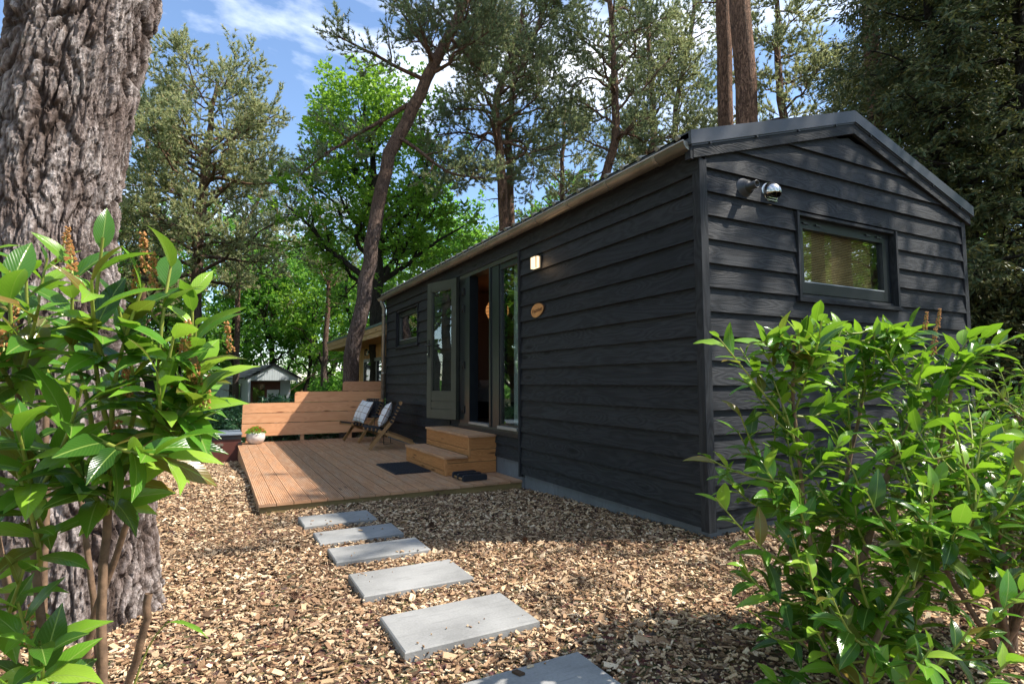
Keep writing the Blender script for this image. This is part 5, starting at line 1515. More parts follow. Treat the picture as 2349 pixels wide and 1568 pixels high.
# --- understorey behind fence and shed
def bush_mesh(seed, w, h, n, ll, lw, mat, flat=.6):
    rng = np.random.default_rng(seed); T = Tree()
    k = 16; az = rng.uniform(0, 6.28, k); rr_ = rng.uniform(.2, .95, k)
    S0 = np.zeros((k, 6, 3)); s = np.linspace(0, 1, 6)
    S0[:, :, 0] = (np.cos(az) * rr_ * w)[:, None] * s ** 1.2; S0[:, :, 1] = (np.sin(az) * rr_ * w)[:, None] * s ** 1.2; S0[:, :, 2] = (h * rng.uniform(.6, 1, k) * (1 - .3 * rr_ ** 2))[:, None] * s
    R0 = np.broadcast_to(.014 * (1 - .7 * s), (k, 6)).copy(); T.add(S0, R0, 5)
    P1, R1 = shoots(S0, R0, 8, .25, 1.0, (30, 65), (.25 * h, .45 * h), 5, rng, up=.2, wig=.1, falloff=.5); T.add(P1, np.maximum(R1, .003), 3)
    P2, R2 = shoots(P1, R1, 5, .3, 1.0, (30, 60), (.1 * h, .2 * h), 4, rng, up=.2, falloff=.3)
    pos, d = along(P2, n, .3, 1.0, rng); m = len(pos); d = norm(d * .5 + rng.normal(0, .7, (m, 3)) * [1, 1, flat])
    V, F = leaf_cloud(pos, d, ll * rng.uniform(.7, 1.2, m), lw * rng.uniform(.8, 1.2, m), rng)
    return T.wood('stem', M['bushbark']), np_mesh('foliage', V, [F], M[mat])
RH = bush_mesh(61, .75, 1.25, 7, .13, .036, 'rhodo'); HZ = bush_mesh(62, 1.1, 1.9, 9, .12, .09, 'beechleaf')


def bush(ms, x, y, label, s, name='evergreen_shrub', grp='evergreen shrubs beyond the plank fence', rz_=0):
    o = empty(name, (x, y, gz(x, y) - .03), rz_, label, 'shrub', grp); o.scale = (s,) * 3
    link('stem', ms[0], o); link('foliage', ms[1], o)
for i, (x, y, s, lab) in enumerate(((-2.55, 9.95, .95, 'blue green evergreen shrub behind the low left end of the plank fence'), (-3.3, 10.3, .95, 'evergreen shrub behind the grey lid of the maroon box'),
                                    (-2.0, 10.6, 1.06, 'evergreen shrub in front of the white shed door'), (-1.3, 10.2, .98, 'evergreen shrub behind the second step of the plank fence'), (-.55, 10.4, 1.02, 'evergreen shrub at the foot of the leaning pine'),
                                    (-4.1, 9.9, .95, 'evergreen shrub left of the maroon box'), (-4.3, 8.6, .5, 'low evergreen shrub at the left end of the box'), (-2.9, 12.2, 1.1, 'evergreen shrub under the grey shed wall'), (.35, 9.9, 1.1, 'evergreen shrub behind the downpipe'),
                                    (-1.7, 12.5, 1.15, 'evergreen shrub further back before the shed porch'), (-5.0, 11, 1.1, 'evergreen shrub beyond the chips at far left'))):
    bush(RH, x, y, lab, s * .80, rz_=i * 1.3)
for i in range(42):
    px = [380, 460, 540, 700, 745, 790, 660, 600, 520, 440, 350, 840, 900, 980, 1060, 1150, 1300, 1450, 1600, 1750, 1900, 2050, 2200, 2340][i % 24] + rng0.uniform(-25, 25); d = (21, 33)[i // 24] + rng0.uniform(-2.5, 3)
    if 440 < px < 740 and d < 31: d = 34 + rng0.uniform(0, 3)
    p_ = at(px, 872, d); bush(HZ, p_[0], p_[1], 'leafy undergrowth bush %s, %s row' % where(px, d), rng0.uniform(.7, 1.15), 'undergrowth_bush', 'undergrowth bushes of the woodland', rng0.uniform(0, 6))


def far_hedge():
    rng = np.random.default_rng(77); n = 40000; a = rng.uniform(0, 2 * np.pi, n); r_ = rng.uniform(62, 74, n)
    hgt = 2.0 + .6 * np.sin(a * 23) + .5 * np.sin(a * 57 + 1)
    pos = np.stack([r_ * np.cos(a), r_ * np.sin(a) + 4, -1 + rng.uniform(0, 1, n) ** .8 * hgt], -1)
    V, F = leaf_cloud(pos, rng.normal(0, 1, (n, 3)), rng.uniform(.5, .9, n), rng.uniform(.4, .6, n), rng)
    tag(link('woodland_undergrowth', np_mesh('woodland_undergrowth', V, [F], M['beechleaf'])), 'distant green undergrowth closing off the woodland', kind='stuff')
far_hedge()


# ================================================================== BIG FOREGROUND PINE
def hash3(i, j, k, s=0):
    h = (i.astype(np.int64) * 73856093) ^ (j.astype(np.int64) * 19349663) ^ (k.astype(np.int64) * 83492791) ^ (s * 2654435761)
    h = (h ^ (h >> 13)) * 1274126177 & 0x7fffffff
    return (h ^ (h >> 16)) % 100003 / 100003.0


def vnoise(P, s=0):
    f = np.floor(P); w = P - f; w = w * w * (3 - 2 * w); i, j, k = f.astype(np.int64).T; r_ = 0
    for a in (0, 1):
        for b in (0, 1):
            for c in (0, 1):
                r_ = r_ + hash3(i + a, j + b, k + c, s) * np.where(a, w[:, 0], 1 - w[:, 0]) * np.where(b, w[:, 1], 1 - w[:, 1]) * np.where(c, w[:, 2], 1 - w[:, 2])
    return r_


def worley(P, s=0):
    f = np.floor(P).astype(np.int64); d1 = np.full(len(P), 9.); d2 = np.full(len(P), 9.); cid = np.zeros(len(P))
    for a in (-1, 0, 1):
        for b in (-1, 0, 1):
            for c in (-1, 0, 1):
                q = f + [a, b, c]; i, j, k = q.T
                pt_ = q + np.stack([hash3(i, j, k, s + 1), hash3(i, j, k, s + 2), hash3(i, j, k, s + 3)], -1)
                d = np.linalg.norm(P - pt_, axis=1); m = d < d1
                d2 = np.where(m, d1, np.minimum(d2, d)); cid = np.where(m, hash3(i, j, k, s + 9), cid); d1 = np.where(m, d, d1)
    return d1, d2, cid


def big_pine():
    D = 2.72
    base = at(160, 1500, D); base[2] = gz(base[0], base[1]) - .05
    ctrl = [(base[2], 163, .345), (base[2] + .12, 165, .335), (base[2] + .45, 166, .330), (.85, 160, .325), (1.2, 135, .305), (1.7, 108, .278), (2.0, 112, .274), (2.4, 140, .278), (2.9, 192, .280), (4.6, 330, .28)]
    pts = []
    for z, px, r in ctrl:
        # point of the given height, in the vertical plane D metres ahead
        q = at(px, 0, D); q2 = at(px, 1000, D); t = (z - q[2]) / (q2[2] - q[2]); pts.append(q + (q2 - q) * t)
    pts = np.array(pts); pts[:, :2] = pts[:, :2]
    zz = np.linspace(ctrl[0][0], 4.2, 370); cz = np.array([c[0] for c in ctrl])
    ax = np.stack([np.interp(zz, cz, pts[:, 0]), np.interp(zz, cz, pts[:, 1])], -1)
    for _ in range(30): ax[1:-1] = (ax[:-2] + 2 * ax[1:-1] + ax[2:]) / 4
    rr_ = np.interp(zz, cz, [c[2] for c in ctrl])
    na = 340; th = np.arange(na) * 2 * np.pi / na
    TH, ZZ = np.meshgrid(th, zz); RR = rr_[:, None] * np.ones_like(TH)
    C, S = np.cos(TH), np.sin(TH)
    Pn = np.stack([C * .34, S * .34, ZZ], -1).reshape(-1, 3)
    warp = np.stack([vnoise(Pn * 5, 1), vnoise(Pn * 5, 2), vnoise(Pn * 5, 3)], -1) - .5
    q = (Pn + warp * .11) * [1, 1, .32]
    d1, d2, cid = worley(q * 17); e = d2 - d1
    e1, e2, cid2 = worley((Pn + warp * .05) * [70, 70, 24], 5); ee = e2 - e1
    big = vnoise(Pn * [9, 9, 2.2], 21)
    crack = np.clip(1 - e / (.10 + .22 * big), 0, 1) * np.clip(big * 2.2 - .35, 0, 1); small = np.clip(1 - ee / .2, 0, 1)
    rid = 1 - np.abs(2 * vnoise((Pn + warp * .12) * [30, 30, 6.5], 31) - 1); rid = np.clip((rid - .72) / .28, 0, 1)
    flakes = (cid2 - .5) * .009 + (cid - .5) * .016
    nz = (vnoise(Pn * [110, 110, 60], 7) - .5) * .007 + (vnoise(Pn * [40, 40, 14], 8) - .5) * .006
    disp = -crack ** 1.1 * .026 - rid * .010 - small * .003 + flakes * (1 - crack) + nz
    crack = np.clip(crack + rid * .6 + small * .35, 0, 1)
    lob = .012 * np.sin(TH * 3 + 1) + .008 * np.sin(TH * 5 + ZZ * 2)
    flare = np.clip(1 - (ZZ - zz[0]) / .5, 0, 1) ** 2 * .05 * np.sin(TH * 4 + .6)
    r2 = RR + disp.reshape(RR.shape) + lob + flare
    V = np.stack([ax[:, 0][:, None] + C * r2, ax[:, 1][:, None] + S * r2, ZZ], -1).reshape(-1, 3) - base
    idx = np.arange(len(zz) * na).reshape(len(zz), na); nx_ = np.roll(idx, -1, 1)
    F = np.stack([idx[:-1], nx_[:-1], nx_[1:], idx[1:]], -1).reshape(-1, 4)
    me = np_mesh('trunk', V, [F], M['bigbark'], smooth=False)
    at_ = me.attributes.new('crack', 'FLOAT', 'POINT'); at_.data.foreach_set('value', np.clip(crack * 1.2 + small * .25, 0, 1).astype(np.float32))
    root = empty('pine_tree', base, 0, 'massive old pine trunk with cracked plated bark in the left foreground', 'tree')
    link('trunk', me, root)
    top = np.array([ax[-1, 0], ax[-1, 1], 4.2])
    tp = [top - [0, 0, .15], top + [.1, .06, 1.5], top + [.25, .2, 4], top + [.2, .3, 8], top + [.4, .2, 11]]
    ms = pine(rel(tp, base), [.285, .27, .26, .18, .07], 1212, limbs=16, l0=.45, llen=(2, 3.6), n2=6, n3=6, tuft=4, tl=(.07, .12), tw=.025, sides=24)
    link('upper_trunk', ms[0], root); link('crown', ms[1], root)
big_pine()

# ================================================================== CHERRY LAURELS
def leaf_mesh(seed, L=1.0, Wd=.36, rows=7):
    rng = random.Random(seed); curl = rng.uniform(.05, .22); fold = rng.uniform(.10, .32); tw = rng.uniform(-.25, .25); wav = rng.uniform(.0, .02)
    V = []; U = []; cols = (-1, -.5, 0, .5, 1)
    for i in range(rows + 1):
        t = i / rows; hw = Wd * .5 * (math.sin(math.pi * min(1, t ** .82)) ** .78) if 0 < i < rows else (.012 if i == 0 else .004)
        if i == rows - 1: hw *= .85
        z0 = .10 * math.sin(t * 2.2) - curl * t * t
        for c in cols:
            x = c * hw; z = z0 + fold * abs(x) + tw * x * t + wav * math.sin(t * 14 + c * 2) * abs(c)
            V.append((x, t * L, z)); U.append((.5 + c * .5 * (hw / (Wd * .5) if 0 < i < rows else .1), t))
    F = []
    for i in range(rows):
        for j in range(4): a = i * 5 + j; F.append((a, a + 1, a + 6, a + 5))
    V = np.array(V); F = np.array(F); U = np.array(U)
    return V, F, U
LV = [leaf_mesh(s, 1.0, w) for s, w in ((1, .34), (2, .38), (3, .31), (4, .40), (5, .35))]
LM = [np_mesh('leaf', v, [f], M['laurel'], smooth=True, uv=[u[f]]) for v, f, u in LV]


def seed_head_mesh():
    rng = np.random.default_rng(6); V = []; F = []
    for i in range(70):
        t = rng.uniform(0, 1); a = rng.uniform(0, 6.28); r_ = .13 * (1 - .5 * t) * rng.uniform(.5, 1); c = np.array([r_ * math.cos(a), t, r_ * math.sin(a)]); s = rng.uniform(.028, .05)
        b = len(V); V += [tuple(c + s * np.array(q)) for q in ((1, 0, 0), (-1, 0, 0), (0, 1, 0), (0, -1, 0), (0, 0, 1), (0, 0, -1))]
        F += [[b + x for x in q] for q in ((0, 2, 4), (2, 1, 4), (1, 3, 4), (3, 0, 4), (2, 0, 5), (1, 2, 5), (3, 1, 5), (0, 3, 5))]
    V = np.array(V); F = np.array(F)
    mb_, fb = tubes(np.array([[(0, 0, 0), (.02, .5, 0), (0, 1, 0)]]), np.array([[.02, .015, .01]]), 5)
    return np_mesh('seed_head', np.concatenate([V, mb_]), [F, fb + len(V)], [M['seed'], M['stem']], midx=[0, 1])
SEED = seed_head_mesh()


def basis(d, up):
    y = norm(d); x = norm(np.cross(y, up)); z = np.cross(x, y); return np.stack([x, y, z], -1)   # columns


def make_laurel(label, base, stems, shoot_list, seed, n_obj, heads=(), leafL=(.10, .14), nleaf=(8, 12), density=1.0, top=None):
    """stems: list of (points, r0, r1); shoot_list: (p0, p1) ends in metres; heads: (p, dir, length)"""
    rng = np.random.default_rng(seed); base = np.array(base, float)
    root = empty('laurel_shrub', base, 0, label, 'shrub', 'cherry laurel shrubs framing the view')
    for pts, r0, r1 in stems:
        k = 12; P, R = trunk_poly(rel(pts, base), [r0, r1], rng, k, .002)
        v, f = tubes(P, R, 9); link('stem', np_mesh('stem', v, [f], M['bushbark'], smooth=True), root)
    ms_ = []; SP = []; SR = []
    for p0, p1 in shoot_list:
        if top is not None:
            d_ = (p1 - CAM); dz = d_ @ FWD; py = 784 - 1299 * (d_ @ UPV) / dz
            tj = top + rng.uniform(-55, 35)
            if py < tj: p1 = np.array(p1) - [0, 0, (tj - py) * dz / 1299 * .9]
        p0 = np.array(p0) - base; p1 = np.array(p1) - base; L = np.linalg.norm(p1 - p0); s = np.linspace(0, 1, 7)[:, None]
        mid = norm(np.cross(p1 - p0, rng.normal(0, 1, 3))) * L * .06
        P = p0 + (p1 - p0) * s + mid * 4 * s * (1 - s) + np.array([0, 0, -L * .10]) * (4 * s * (1 - s)); SP.append(P); SR.append(np.linspace(.0055, .0025, 7))
        n = max(4, int(rng.integers(nleaf[0], nleaf[1] + 1) * density)); t0 = max(.15, 1 - .34 / max(L, .2))
        ph = rng.uniform(0, 6.28)
        for i in range(n):
            t = t0 + (1 - t0) * (i + .5) / n; f_ = t * 6; a = min(5, int(f_)); pos = P[a] + (P[a + 1] - P[a]) * (f_ - a); T = norm(P[a + 1] - P[a])
            az = ph + i * 2.4 + rng.uniform(-.3, .3); A = norm(np.cross(T, [.1, .05, 1.0])); B = np.cross(T, A)
            pr = A * math.cos(az) + B * math.sin(az); an = math.radians(np.interp(i / n, [0, 1], [72, 28]) + rng.uniform(-10, 10))
            d = T * math.cos(an) + pr * math.sin(an) + np.array([0, 0, rng.uniform(-.35, .05)]); d = norm(d * [1, 1, .62])
            upv = norm(np.array([.25, -.12, 1.0]) + T * .5 + rng.normal(0, .28, 3))
            l = rng.uniform(*leafL) * rng.choice([.62, .8, 1, 1, 1.05]) * np.interp(i / n, [0, .8, 1], [1, .95, .6])
            ms_.append((pos, basis(d, upv) * l, int(rng.integers(0, 5))))
    for P_s, R_s in zip(SP, SR):
        v, f = tubes(P_s[None], R_s[None], 6); link('shoot', np_mesh('shoot', v, [f], M['stem'], smooth=True), root)
    ms_.sort(key=lambda q: np.linalg.norm(q[0] + base - CAM))
    VV = []; FF = []; UU = []; o = 0
    for i, (pos, B, kx) in enumerate(ms_):
        if i < n_obj:
            ob = link('leaf', LM[kx], root)
            ob.matrix_local = Matrix(((B[0, 0], B[0, 1], B[0, 2], pos[0]), (B[1, 0], B[1, 1], B[1, 2], pos[1]), (B[2, 0], B[2, 1], B[2, 2], pos[2]), (0, 0, 0, 1)))
        else:
            v, f, u = LV[kx]; VV.append(v @ B.T + pos); FF.append(f + o); UU.append(u[f]); o += len(v)
    if VV: tag(link('foliage', np_mesh('foliage', np.concatenate(VV), [np.concatenate(FF)], M['laurel_s'], smooth=True, uv=[np.concatenate(UU)]), root), kind='stuff')
    for p, d, l in heads:
        B = basis(np.array(d, float), np.array([.1, .2, 1.0])) * l; p = np.array(p) - base; ob = link('seed_head', SEED, root)
        ob.matrix_local = Matrix(((B[0, 0], B[0, 1], B[0, 2], p[0]), (B[1, 0], B[1, 1], B[1, 2], p[1]), (B[2, 0], B[2, 1], B[2, 2], p[2]), (0, 0, 0, 1)))
    print('laurel leaves', len(ms_))


# ---- left foreground bush (authored shoots: x, y in the photograph, metres ahead)
LB = at(150, 1700, 1.25); LB[2] = gz(LB[0], LB[1])
def A(*q): return at(*q)
stems = [([A(235, 1640, 1.20), A(232, 1400, 1.20), A(246, 1180, 1.2), A(262, 1000, 1.18)], .0105, .007),
         ([A(170, 1660, 1.28), A(215, 1420, 1.26), A(255, 1300, 1.25), A(330, 1100, 1.22), A(380, 960, 1.2)], .0095, .005),
         ([A(240, 1640, 1.32), A(215, 1400, 1.3), A(200, 1230, 1.3), A(170, 1050, 1.3), A(150, 900, 1.3)], .008, .005),
         ([A(270, 1640, 1.4), A(330, 1460, 1.38), A(341, 1360, 1.38)], .009, .009),
         ([A(120, 1660, 1.1), A(90, 1400, 1.12), A(70, 1150, 1.12), A(40, 900, 1.1)], .009, .005),
         ([A(60, 1660, 1.3), A(20, 1350, 1.3), A(-40, 1050, 1.3), A(-90, 800, 1.3)], .010, .006),
         ([A(110, 1640, 1.5), A(95, 1400, 1.5), A(110, 1100, 1.5), A(90, 800, 1.5), A(80, 700, 1.5)], .010, .006)]
sh_l = [((262, 1000, 1.18), (236, 545, 1.05)), ((262, 1000, 1.18), (330, 650, 1.10)), ((380, 960, 1.2), (395, 590, 1.15)), ((150, 900, 1.3), (165, 590, 1.25)), ((250, 850, 1.15), (210, 640, 1.0)),
        ((380, 960, 1.2), (450, 735, 1.15)), ((380, 960, 1.2), (465, 850, 1.15)), ((330, 1020, 1.2), (470, 900, 1.1)), ((300, 1080, 1.2), (415, 985, 1.1)), ((210, 1000, 1.05), (385, 1045, 1.0)), ((90, 1300, 1.12), (40, 1080, 1.0)), ((246, 1180, 1.2), (160, 1060, 1.05)), ((60, 1640, 1.1), (40, 1380, .98)),
        ((150, 900, 1.3), (60, 600, 1.2)), ((40, 900, 1.1), (20, 620, 1.05)), ((40, 900, 1.1), (90, 700, 1.0)), ((40, 900, 1.1), (-40, 730, 1.0)), ((-90, 800, 1.3), (-60, 560, 1.2)), ((80, 760, 1.5), (110, 570, 1.5)),
        ((70, 1150, 1.12), (190, 880, 1.0)), ((70, 1150, 1.12), (30, 950, .95)), ((246, 1180, 1.2), (260, 1060, 1.05)), 
        ((210, 1000, 1.2), (160, 780, 1.1)), ((330, 1020, 1.2), (400, 760, 1.1)), ((330, 1020, 1.2), (360, 850, 1.05)), ((20, 1350, 1.3), (-30, 1180, 1.1)), 
        ((20, 1400, 1.2), (60, 1290, 1.0)), ((60, 1640, 1.1), (90, 1470, .95)), ((30, 1660, 1.0), (15, 1560, .85)), ((-40, 1050, 1.3), (-20, 850, 1.1)), ((150, 950, 1.35), (100, 800, 1.3)),
        ((380, 960, 1.25), (440, 660, 1.2)), ((300, 980, 1.2), (270, 700, 1.1)), ((170, 1050, 1.3), (90, 860, 1.2)), ((200, 1100, 1.25), (100, 1030, 1.15)), ((350, 1000, 1.25), (440, 840, 1.2)),
        ((120, 1240, 1.2), (70, 1060, 1.1)), ((-90, 800, 1.3), (-20, 680, 1.25)), ]
sl = [(A(*a), A(*b)) for a, b in sh_l]
hd_l = [(165, 600, 1.2, 75), (335, 590, 1.15, 95), (352, 630, 1.15, 85), (420, 790, 1.15, 90), (380, 850, 1.15, 90), (300, 890, 1.12, 95), (530, 780, 1.15, 70), (35, 740, 1.1, 80), (5, 800, 1.05, 90), (90, 790, 1.2, 75), (60, 1440, 1.0, 95), (250, 1030, 1.1, 110),
        (455, 850, 1.15, 70), (470, 905, 1.12, 75), (310, 650, 1.12, 70), (140, 570, 1.25, 80)]
heads = []
rg = np.random.default_rng(12)
for px, py, d, ln in hd_l:
    p = A(px, py + ln * .4, d); q = A(px + rg.uniform(-15, 25), py - ln * .6, d + rg.uniform(-.05, .05)); heads.append((p, q - p, float(np.linalg.norm(q - p))))
make_laurel('glossy cherry laurel shrub with brown seed heads in the left foreground before the big trunk', LB, stems, sl, 34, 298, heads, leafL=(.10, .142), nleaf=(9, 13), top=585)
# thin arching yellow-green blade by the trunk foot
gb = empty('arching_shoot', LB, 0, 'single thin yellow arching shoot with one narrow leaf at the foot of the big trunk', 'shoot')
P_, R_ = trunk_poly(rel([A(285, 1640, 1.5), A(320, 1530, 1.5), A(352, 1455, 1.5), A(385, 1425, 1.5)], LB), [.003, .002], np.random.default_rng(1), 10, .0)
v, f = tubes(P_, R_, 6); link('stem', np_mesh('stem', v, [f], M['stem'], smooth=True), gb)
p = A(385, 1425, 1.5) - LB; d = A(478, 1462, 1.45) - A(385, 1425, 1.5); B_ = basis(d, np.array([0, 0, 1.])) * np.linalg.norm(d); B_[:, 0] *= .35
ob = link('leaf', LM[2], gb); ob.matrix_local = Matrix(((B_[0, 0], B_[0, 1], B_[0, 2], p[0]), (B_[1, 0], B_[1, 1], B_[1, 2], p[1]), (B_[2, 0], B_[2, 1], B_[2, 2], p[2]), (0, 0, 0, 1)))

# ---- right foreground bush
RB = at(1920, 1600, 2.05); RB[2] = gz(RB[0], RB[1])
stems = [([A(1925, 1640, 2.05), A(1940, 1450, 2.1), A(1990, 1230, 2.15), A(2040, 1060, 2.2), A(2085, 950, 2.25), A(2180, 880, 2.3)], .017, .007),
         ([A(1900, 1640, 2.1), A(1880, 1380, 2.15), A(1850, 1180, 2.15), A(1822, 1000, 2.2), A(1815, 860, 2.2), A(1822, 770, 2.2)], .010, .006),
         ([A(1935, 1640, 2.2), A(1900, 1300, 2.4), A(1950, 1050, 2.5), A(1990, 850, 2.5), A(2010, 730, 2.5)], .012, .005),
         ([A(1960, 1640, 1.9), A(2010, 1430, 1.9), A(2150, 1300, 1.95), A(2240, 1180, 2.0)], .011, .006),
         ([A(1880, 1600, 2.3), A(1850, 1400, 2.3), A(1790, 1200, 2.4), A(1750, 1060, 2.4)], .009, .005),
         ([A(2080, 1640, 2.0), A(2100, 1400, 2.2), A(2130, 1150, 2.3), A(2170, 950, 2.4), A(2200, 800, 2.5)], .012, .006)]
rg = np.random.default_rng(55)
sh_r = [((1822, 990, 2.2), (1640, 765, 2.1)), ((1822, 900, 2.2), (1750, 790, 2.15)), ((1815, 860, 2.2), (1830, 745, 2.15)), ((1990, 850, 2.5), (1985, 690, 2.4)), ((1850, 1300, 2.2), (1640, 1140, 2.05)), ((1800, 1190, 2.35), (1690, 985, 2.3)),
        ((1850, 1180, 2.15), (1750, 1060, 2.1)), ((1850, 1380, 2.1), (1700, 1290, 2.0)), ((1880, 1450, 2.1), (1740, 1440, 2.0)), ((1900, 1560, 2.1), (1770, 1560, 2.0)), ((1900, 1300, 2.3), (1790, 900, 2.2)), ((1822, 1000, 2.2), (1720, 880, 2.2)), ((1822, 950, 2.25), (1880, 800, 2.2)),
        ((2010, 800, 2.5), (2070, 705, 2.4)), ((1950, 1050, 2.5), (1930, 760, 2.3)), ((1990, 900, 2.5), (2060, 740, 2.4)), ((2085, 950, 2.25), (2120, 770, 2.2)), ((2150, 900, 2.3), (2230, 760, 2.3)), ((2150, 1300, 1.95), (2250, 1120, 1.85)), ((2150, 1300, 1.95), (2140, 1110, 1.8)),
        ((2240, 1180, 2.0), (2330, 1020, 1.9)), ((2010, 1430, 1.9), (2120, 1220, 1.8)), ((2060, 1560, 1.8), (2230, 1430, 1.7)), ((2060, 1600, 1.8), (2140, 1480, 1.65)), ((2180, 1640, 1.7), (2330, 1500, 1.6)), ((2200, 1500, 1.8), (2350, 1350, 1.7)), ((2120, 1640, 1.7), (2200, 1560, 1.55)),
        ((2010, 1430, 1.95), (1960, 1250, 1.85)), ((1940, 1450, 2.0), (1850, 1280, 1.9)), ((1930, 1560, 1.95), (1870, 1440, 1.85)), ((1960, 1600, 1.85), (2010, 1520, 1.75))]
shr = [(A(*a), A(*b)) for a, b in sh_r]
# fill of the crown volume: shoots leave the main stems upward and outward
for i in range(128):
    st = stems[int(rg.integers(0, len(stems)))][0]; t = rg.uniform(.12, 1) * (len(st) - 1); j = min(len(st) - 2, int(t)); p0 = st[j] + (st[j + 1] - st[j]) * (t - j)
    d = norm(np.array([rg.normal(0, .8), rg.normal(0, .6), rg.uniform(.25, 1.3)])); p1 = p0 + d * rg.uniform(.18, .42)
    if np.dot(p1 - CAM, RGT) < .38 * np.dot(p1 - CAM, FWD) + .12 and rg.uniform() < .6: continue
    if np.dot(p1 - CAM, FWD) < 1.3: continue
    shr.append((p0, p1))
heads = []
for px, py, d, ln in ((2140, 790, 2.3, 60), (2120, 745, 2.35, 50), (2150, 735, 2.4, 45)):
    p = A(px, py + ln * .4, d); q = A(px + 5, py - ln * .6, d); heads.append((p, q - p, float(np.linalg.norm(q - p))))
make_laurel('sunlit cherry laurel shrub with reddish stems in the right foreground before the gable', RB, stems, shr, 32, 290, heads, leafL=(.105, .15), nleaf=(8, 12), top=780)

# ---- second and third shrubs towards the right edge
def auto_laurel(label, bx, by, w, h, n, seed, n_obj):
    rg = np.random.default_rng(seed); b = np.array([bx, by, gz(bx, by)]); st = []; sh2 = []
    for i in range(9):
        a = rg.uniform(0, 6.28); r_ = w * rg.uniform(.2, .8); e = b + [r_ * math.cos(a), r_ * math.sin(a), h * rg.uniform(.65, .9)]
        m = b + (e - b) * .5 + [rg.normal(0, .06), rg.normal(0, .06), h * .08]; st.append(([b + [rg.normal(0, .04), rg.normal(0, .04), 0], m, e], .012, .005))
    for i in range(n):
        s_ = st[i % 9][0]; t = rg.uniform(.35, 1); p0 = s_[0] * (1 - t) ** 2 + 2 * s_[1] * t * (1 - t) + s_[2] * t * t
        d = norm(np.array([rg.normal(0, .9), rg.normal(0, .9), rg.uniform(.2, 1.2)])); sh2.append((p0, p0 + d * rg.uniform(.2, .4)))
    make_laurel(label, b, st, sh2, seed, n_obj, (), leafL=(.085, .12), nleaf=(7, 10))
auto_laurel('cherry laurel shrub at the right edge, beside the far end of the gable', 1.15, -1.25, .75, 1.15, 90, 71, 120)
auto_laurel('cherry laurel shrub in the lower right corner', -.25, -1.85, .65, .95, 95, 72, 200)
auto_laurel('cherry laurel shrub behind the others at the far right', 2.6, -1.1, .8, 1.25, 70, 73, 0)

# ---- ground plants: ferns by the box, pine cones and twigs on the chips
def fern_mesh():
    rng = np.random.default_rng(4); pos = []; d = []
    for i in range(11):
        a = i * 2.4; L = rng.uniform(.25, .42)
        for j in range(14):
            t = (j + 1) / 14; p = np.array([math.cos(a) * L * t, math.sin(a) * L * t, .28 * math.sin(t * 2.4)])
            for s in (-1, 1): pos.append(p); d.append(np.array([-math.sin(a) * s + math.cos(a) * .5, math.cos(a) * s + math.sin(a) * .5, -.1]))
    V, F = leaf_cloud(np.array(pos), np.array(d), .075, .022, rng, .1); return np_mesh('frond', V, [F], M['fern'])
FM = fern_mesh()
for i, (x, y, s, lab) in enumerate(((-3.85, 8.2, 1.0, 'green fern at the left end of the maroon box'), (-4.3, 7.9, .8, 'small fern left of the maroon box'), (-4.9, 8.4, 1.1, 'fern at the left edge of the chips'))):
    o = link('fern', FM); o.location = (x, y, gz(x, y)); o.scale = (s,) * 3; o.rotation_euler = (0, 0, i * 1.7); tag(o, lab, 'fern')
mb = MB()
for i in range(7):
    z = i * .0075; r_ = .017 * math.sin(math.pi * (i + 1) / 8.5) + .002
    for k in range(7):
        a = k * .898 + i * .45; c, s_ = math.cos(a), math.sin(a); c2, s2 = math.cos(a + .5), math.sin(a + .5); c3, s3 = math.cos(a - .5), math.sin(a - .5)
        mb.poly([(r_ * .3 * c, r_ * .3 * s_, z + .006), (r_ * .8 * c3, r_ * .8 * s3, z), (r_ * 1.25 * c, r_ * 1.25 * s_, z + .003), (r_ * .8 * c2, r_ * .8 * s2, z)])
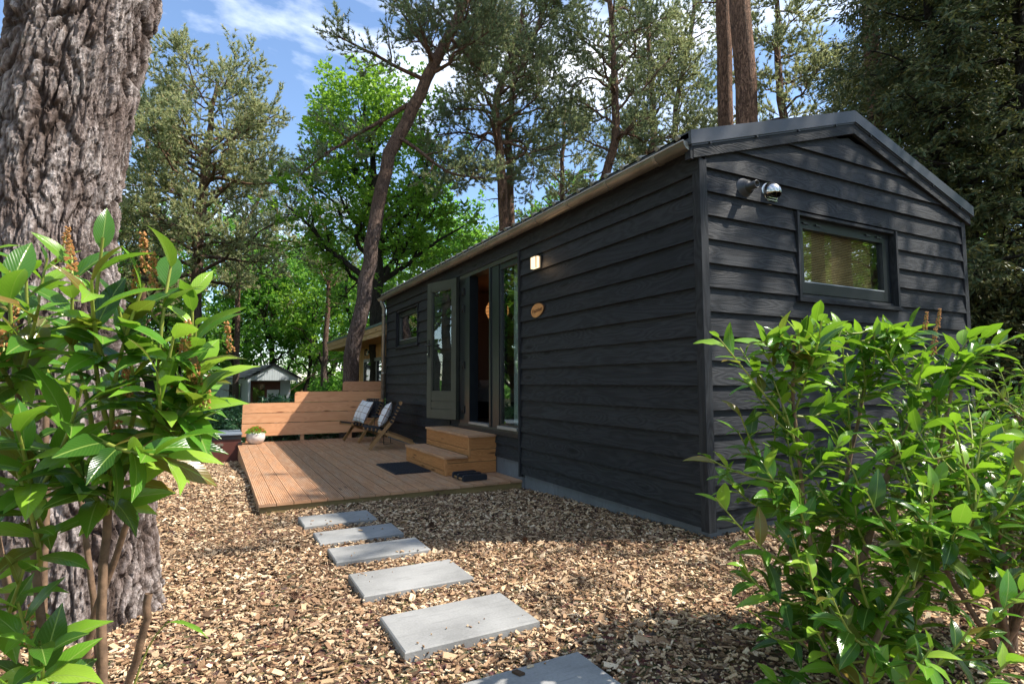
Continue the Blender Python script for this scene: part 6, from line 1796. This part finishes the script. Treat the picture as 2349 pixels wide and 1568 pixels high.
CM = mb.mesh('pine_cone', simple('cone_brown', (.12, .06, .035), .8, nscale=40))
rg = np.random.default_rng(17)
cones = [(-1.35, -.05), (-1.2, .55), (-.75, .2), (-1.0, -.45), (-.55, .9), (-1.5, -.85), (-.35, .35), (-1.6, 1.4), (-.9, 1.2), (-2.62, 1.1), (-.8, -.95), (-1.15, 1.9), (-.6, 1.6), (-2.75, .2)]
for i, (x, y) in enumerate(cones):
    o = link('pine_cone', CM); o.location = (x, y, gz(x, y) + .012); o.rotation_euler = (rg.uniform(.8, 1.6), rg.uniform(-.5, .5), rg.uniform(0, 6)); o.scale = (rg.uniform(.8, 1.15),) * 3
    tag(o, 'small pine cone ' + ['right of the nearest slabs', 'right of the third slab, farther out', 'below the black wall, mid way', 'right of the second slab, well out', 'in the house shadow towards the corner', 'close to the right end of the second slab', 'out near the house corner', 'close to the right end of the fifth slab', 'in the house shadow right of the fourth slab', 'left of the fourth slab', 'by the roots of the right shrub', 'in the shade right of the slab nearest the deck', 'in the shade along the black wall', 'left of the third slab'][i], 'pine cone', 'pine cones on the wood chips')
for i in range(16):
    x, y = rg.uniform(-3, -.3), rg.uniform(-1.2, 2.5); a = rg.uniform(0, 6.28); L = rg.uniform(.06, .22); mb = MB()
    mb.tube([(-L / 2 * math.cos(a), -L / 2 * math.sin(a), .006), (.01 * rg.normal(), .01 * rg.normal(), .012), (L / 2 * math.cos(a), L / 2 * math.sin(a), .008 + rg.uniform(0, .02))], [.003, .0025, .0015], 5)
    o = mb.build('twig', M['bushbark']); o.location = (x, y, gz(x, y) + .008); tag(o, 'thin dry twig %s cm long, %s' % ('about ten' if L < .13 else 'about eighteen', ('left of the slabs' if x < -2.4 else ('among the slabs' if x < -1.7 else ('right of the slabs' if x < -1.0 else 'towards the black wall'))) + (', near the camera' if y < 0 else ', nearer the deck')), 'twig', 'twigs on the wood chips')

print('objects', len(bpy.data.objects), 'tris', sum(sum(len(p.vertices) - 2 for p in m.polygons) if len(m.polygons) < 3000 else len(m.loops) - 2 * len(m.polygons) for m in bpy.data.meshes))
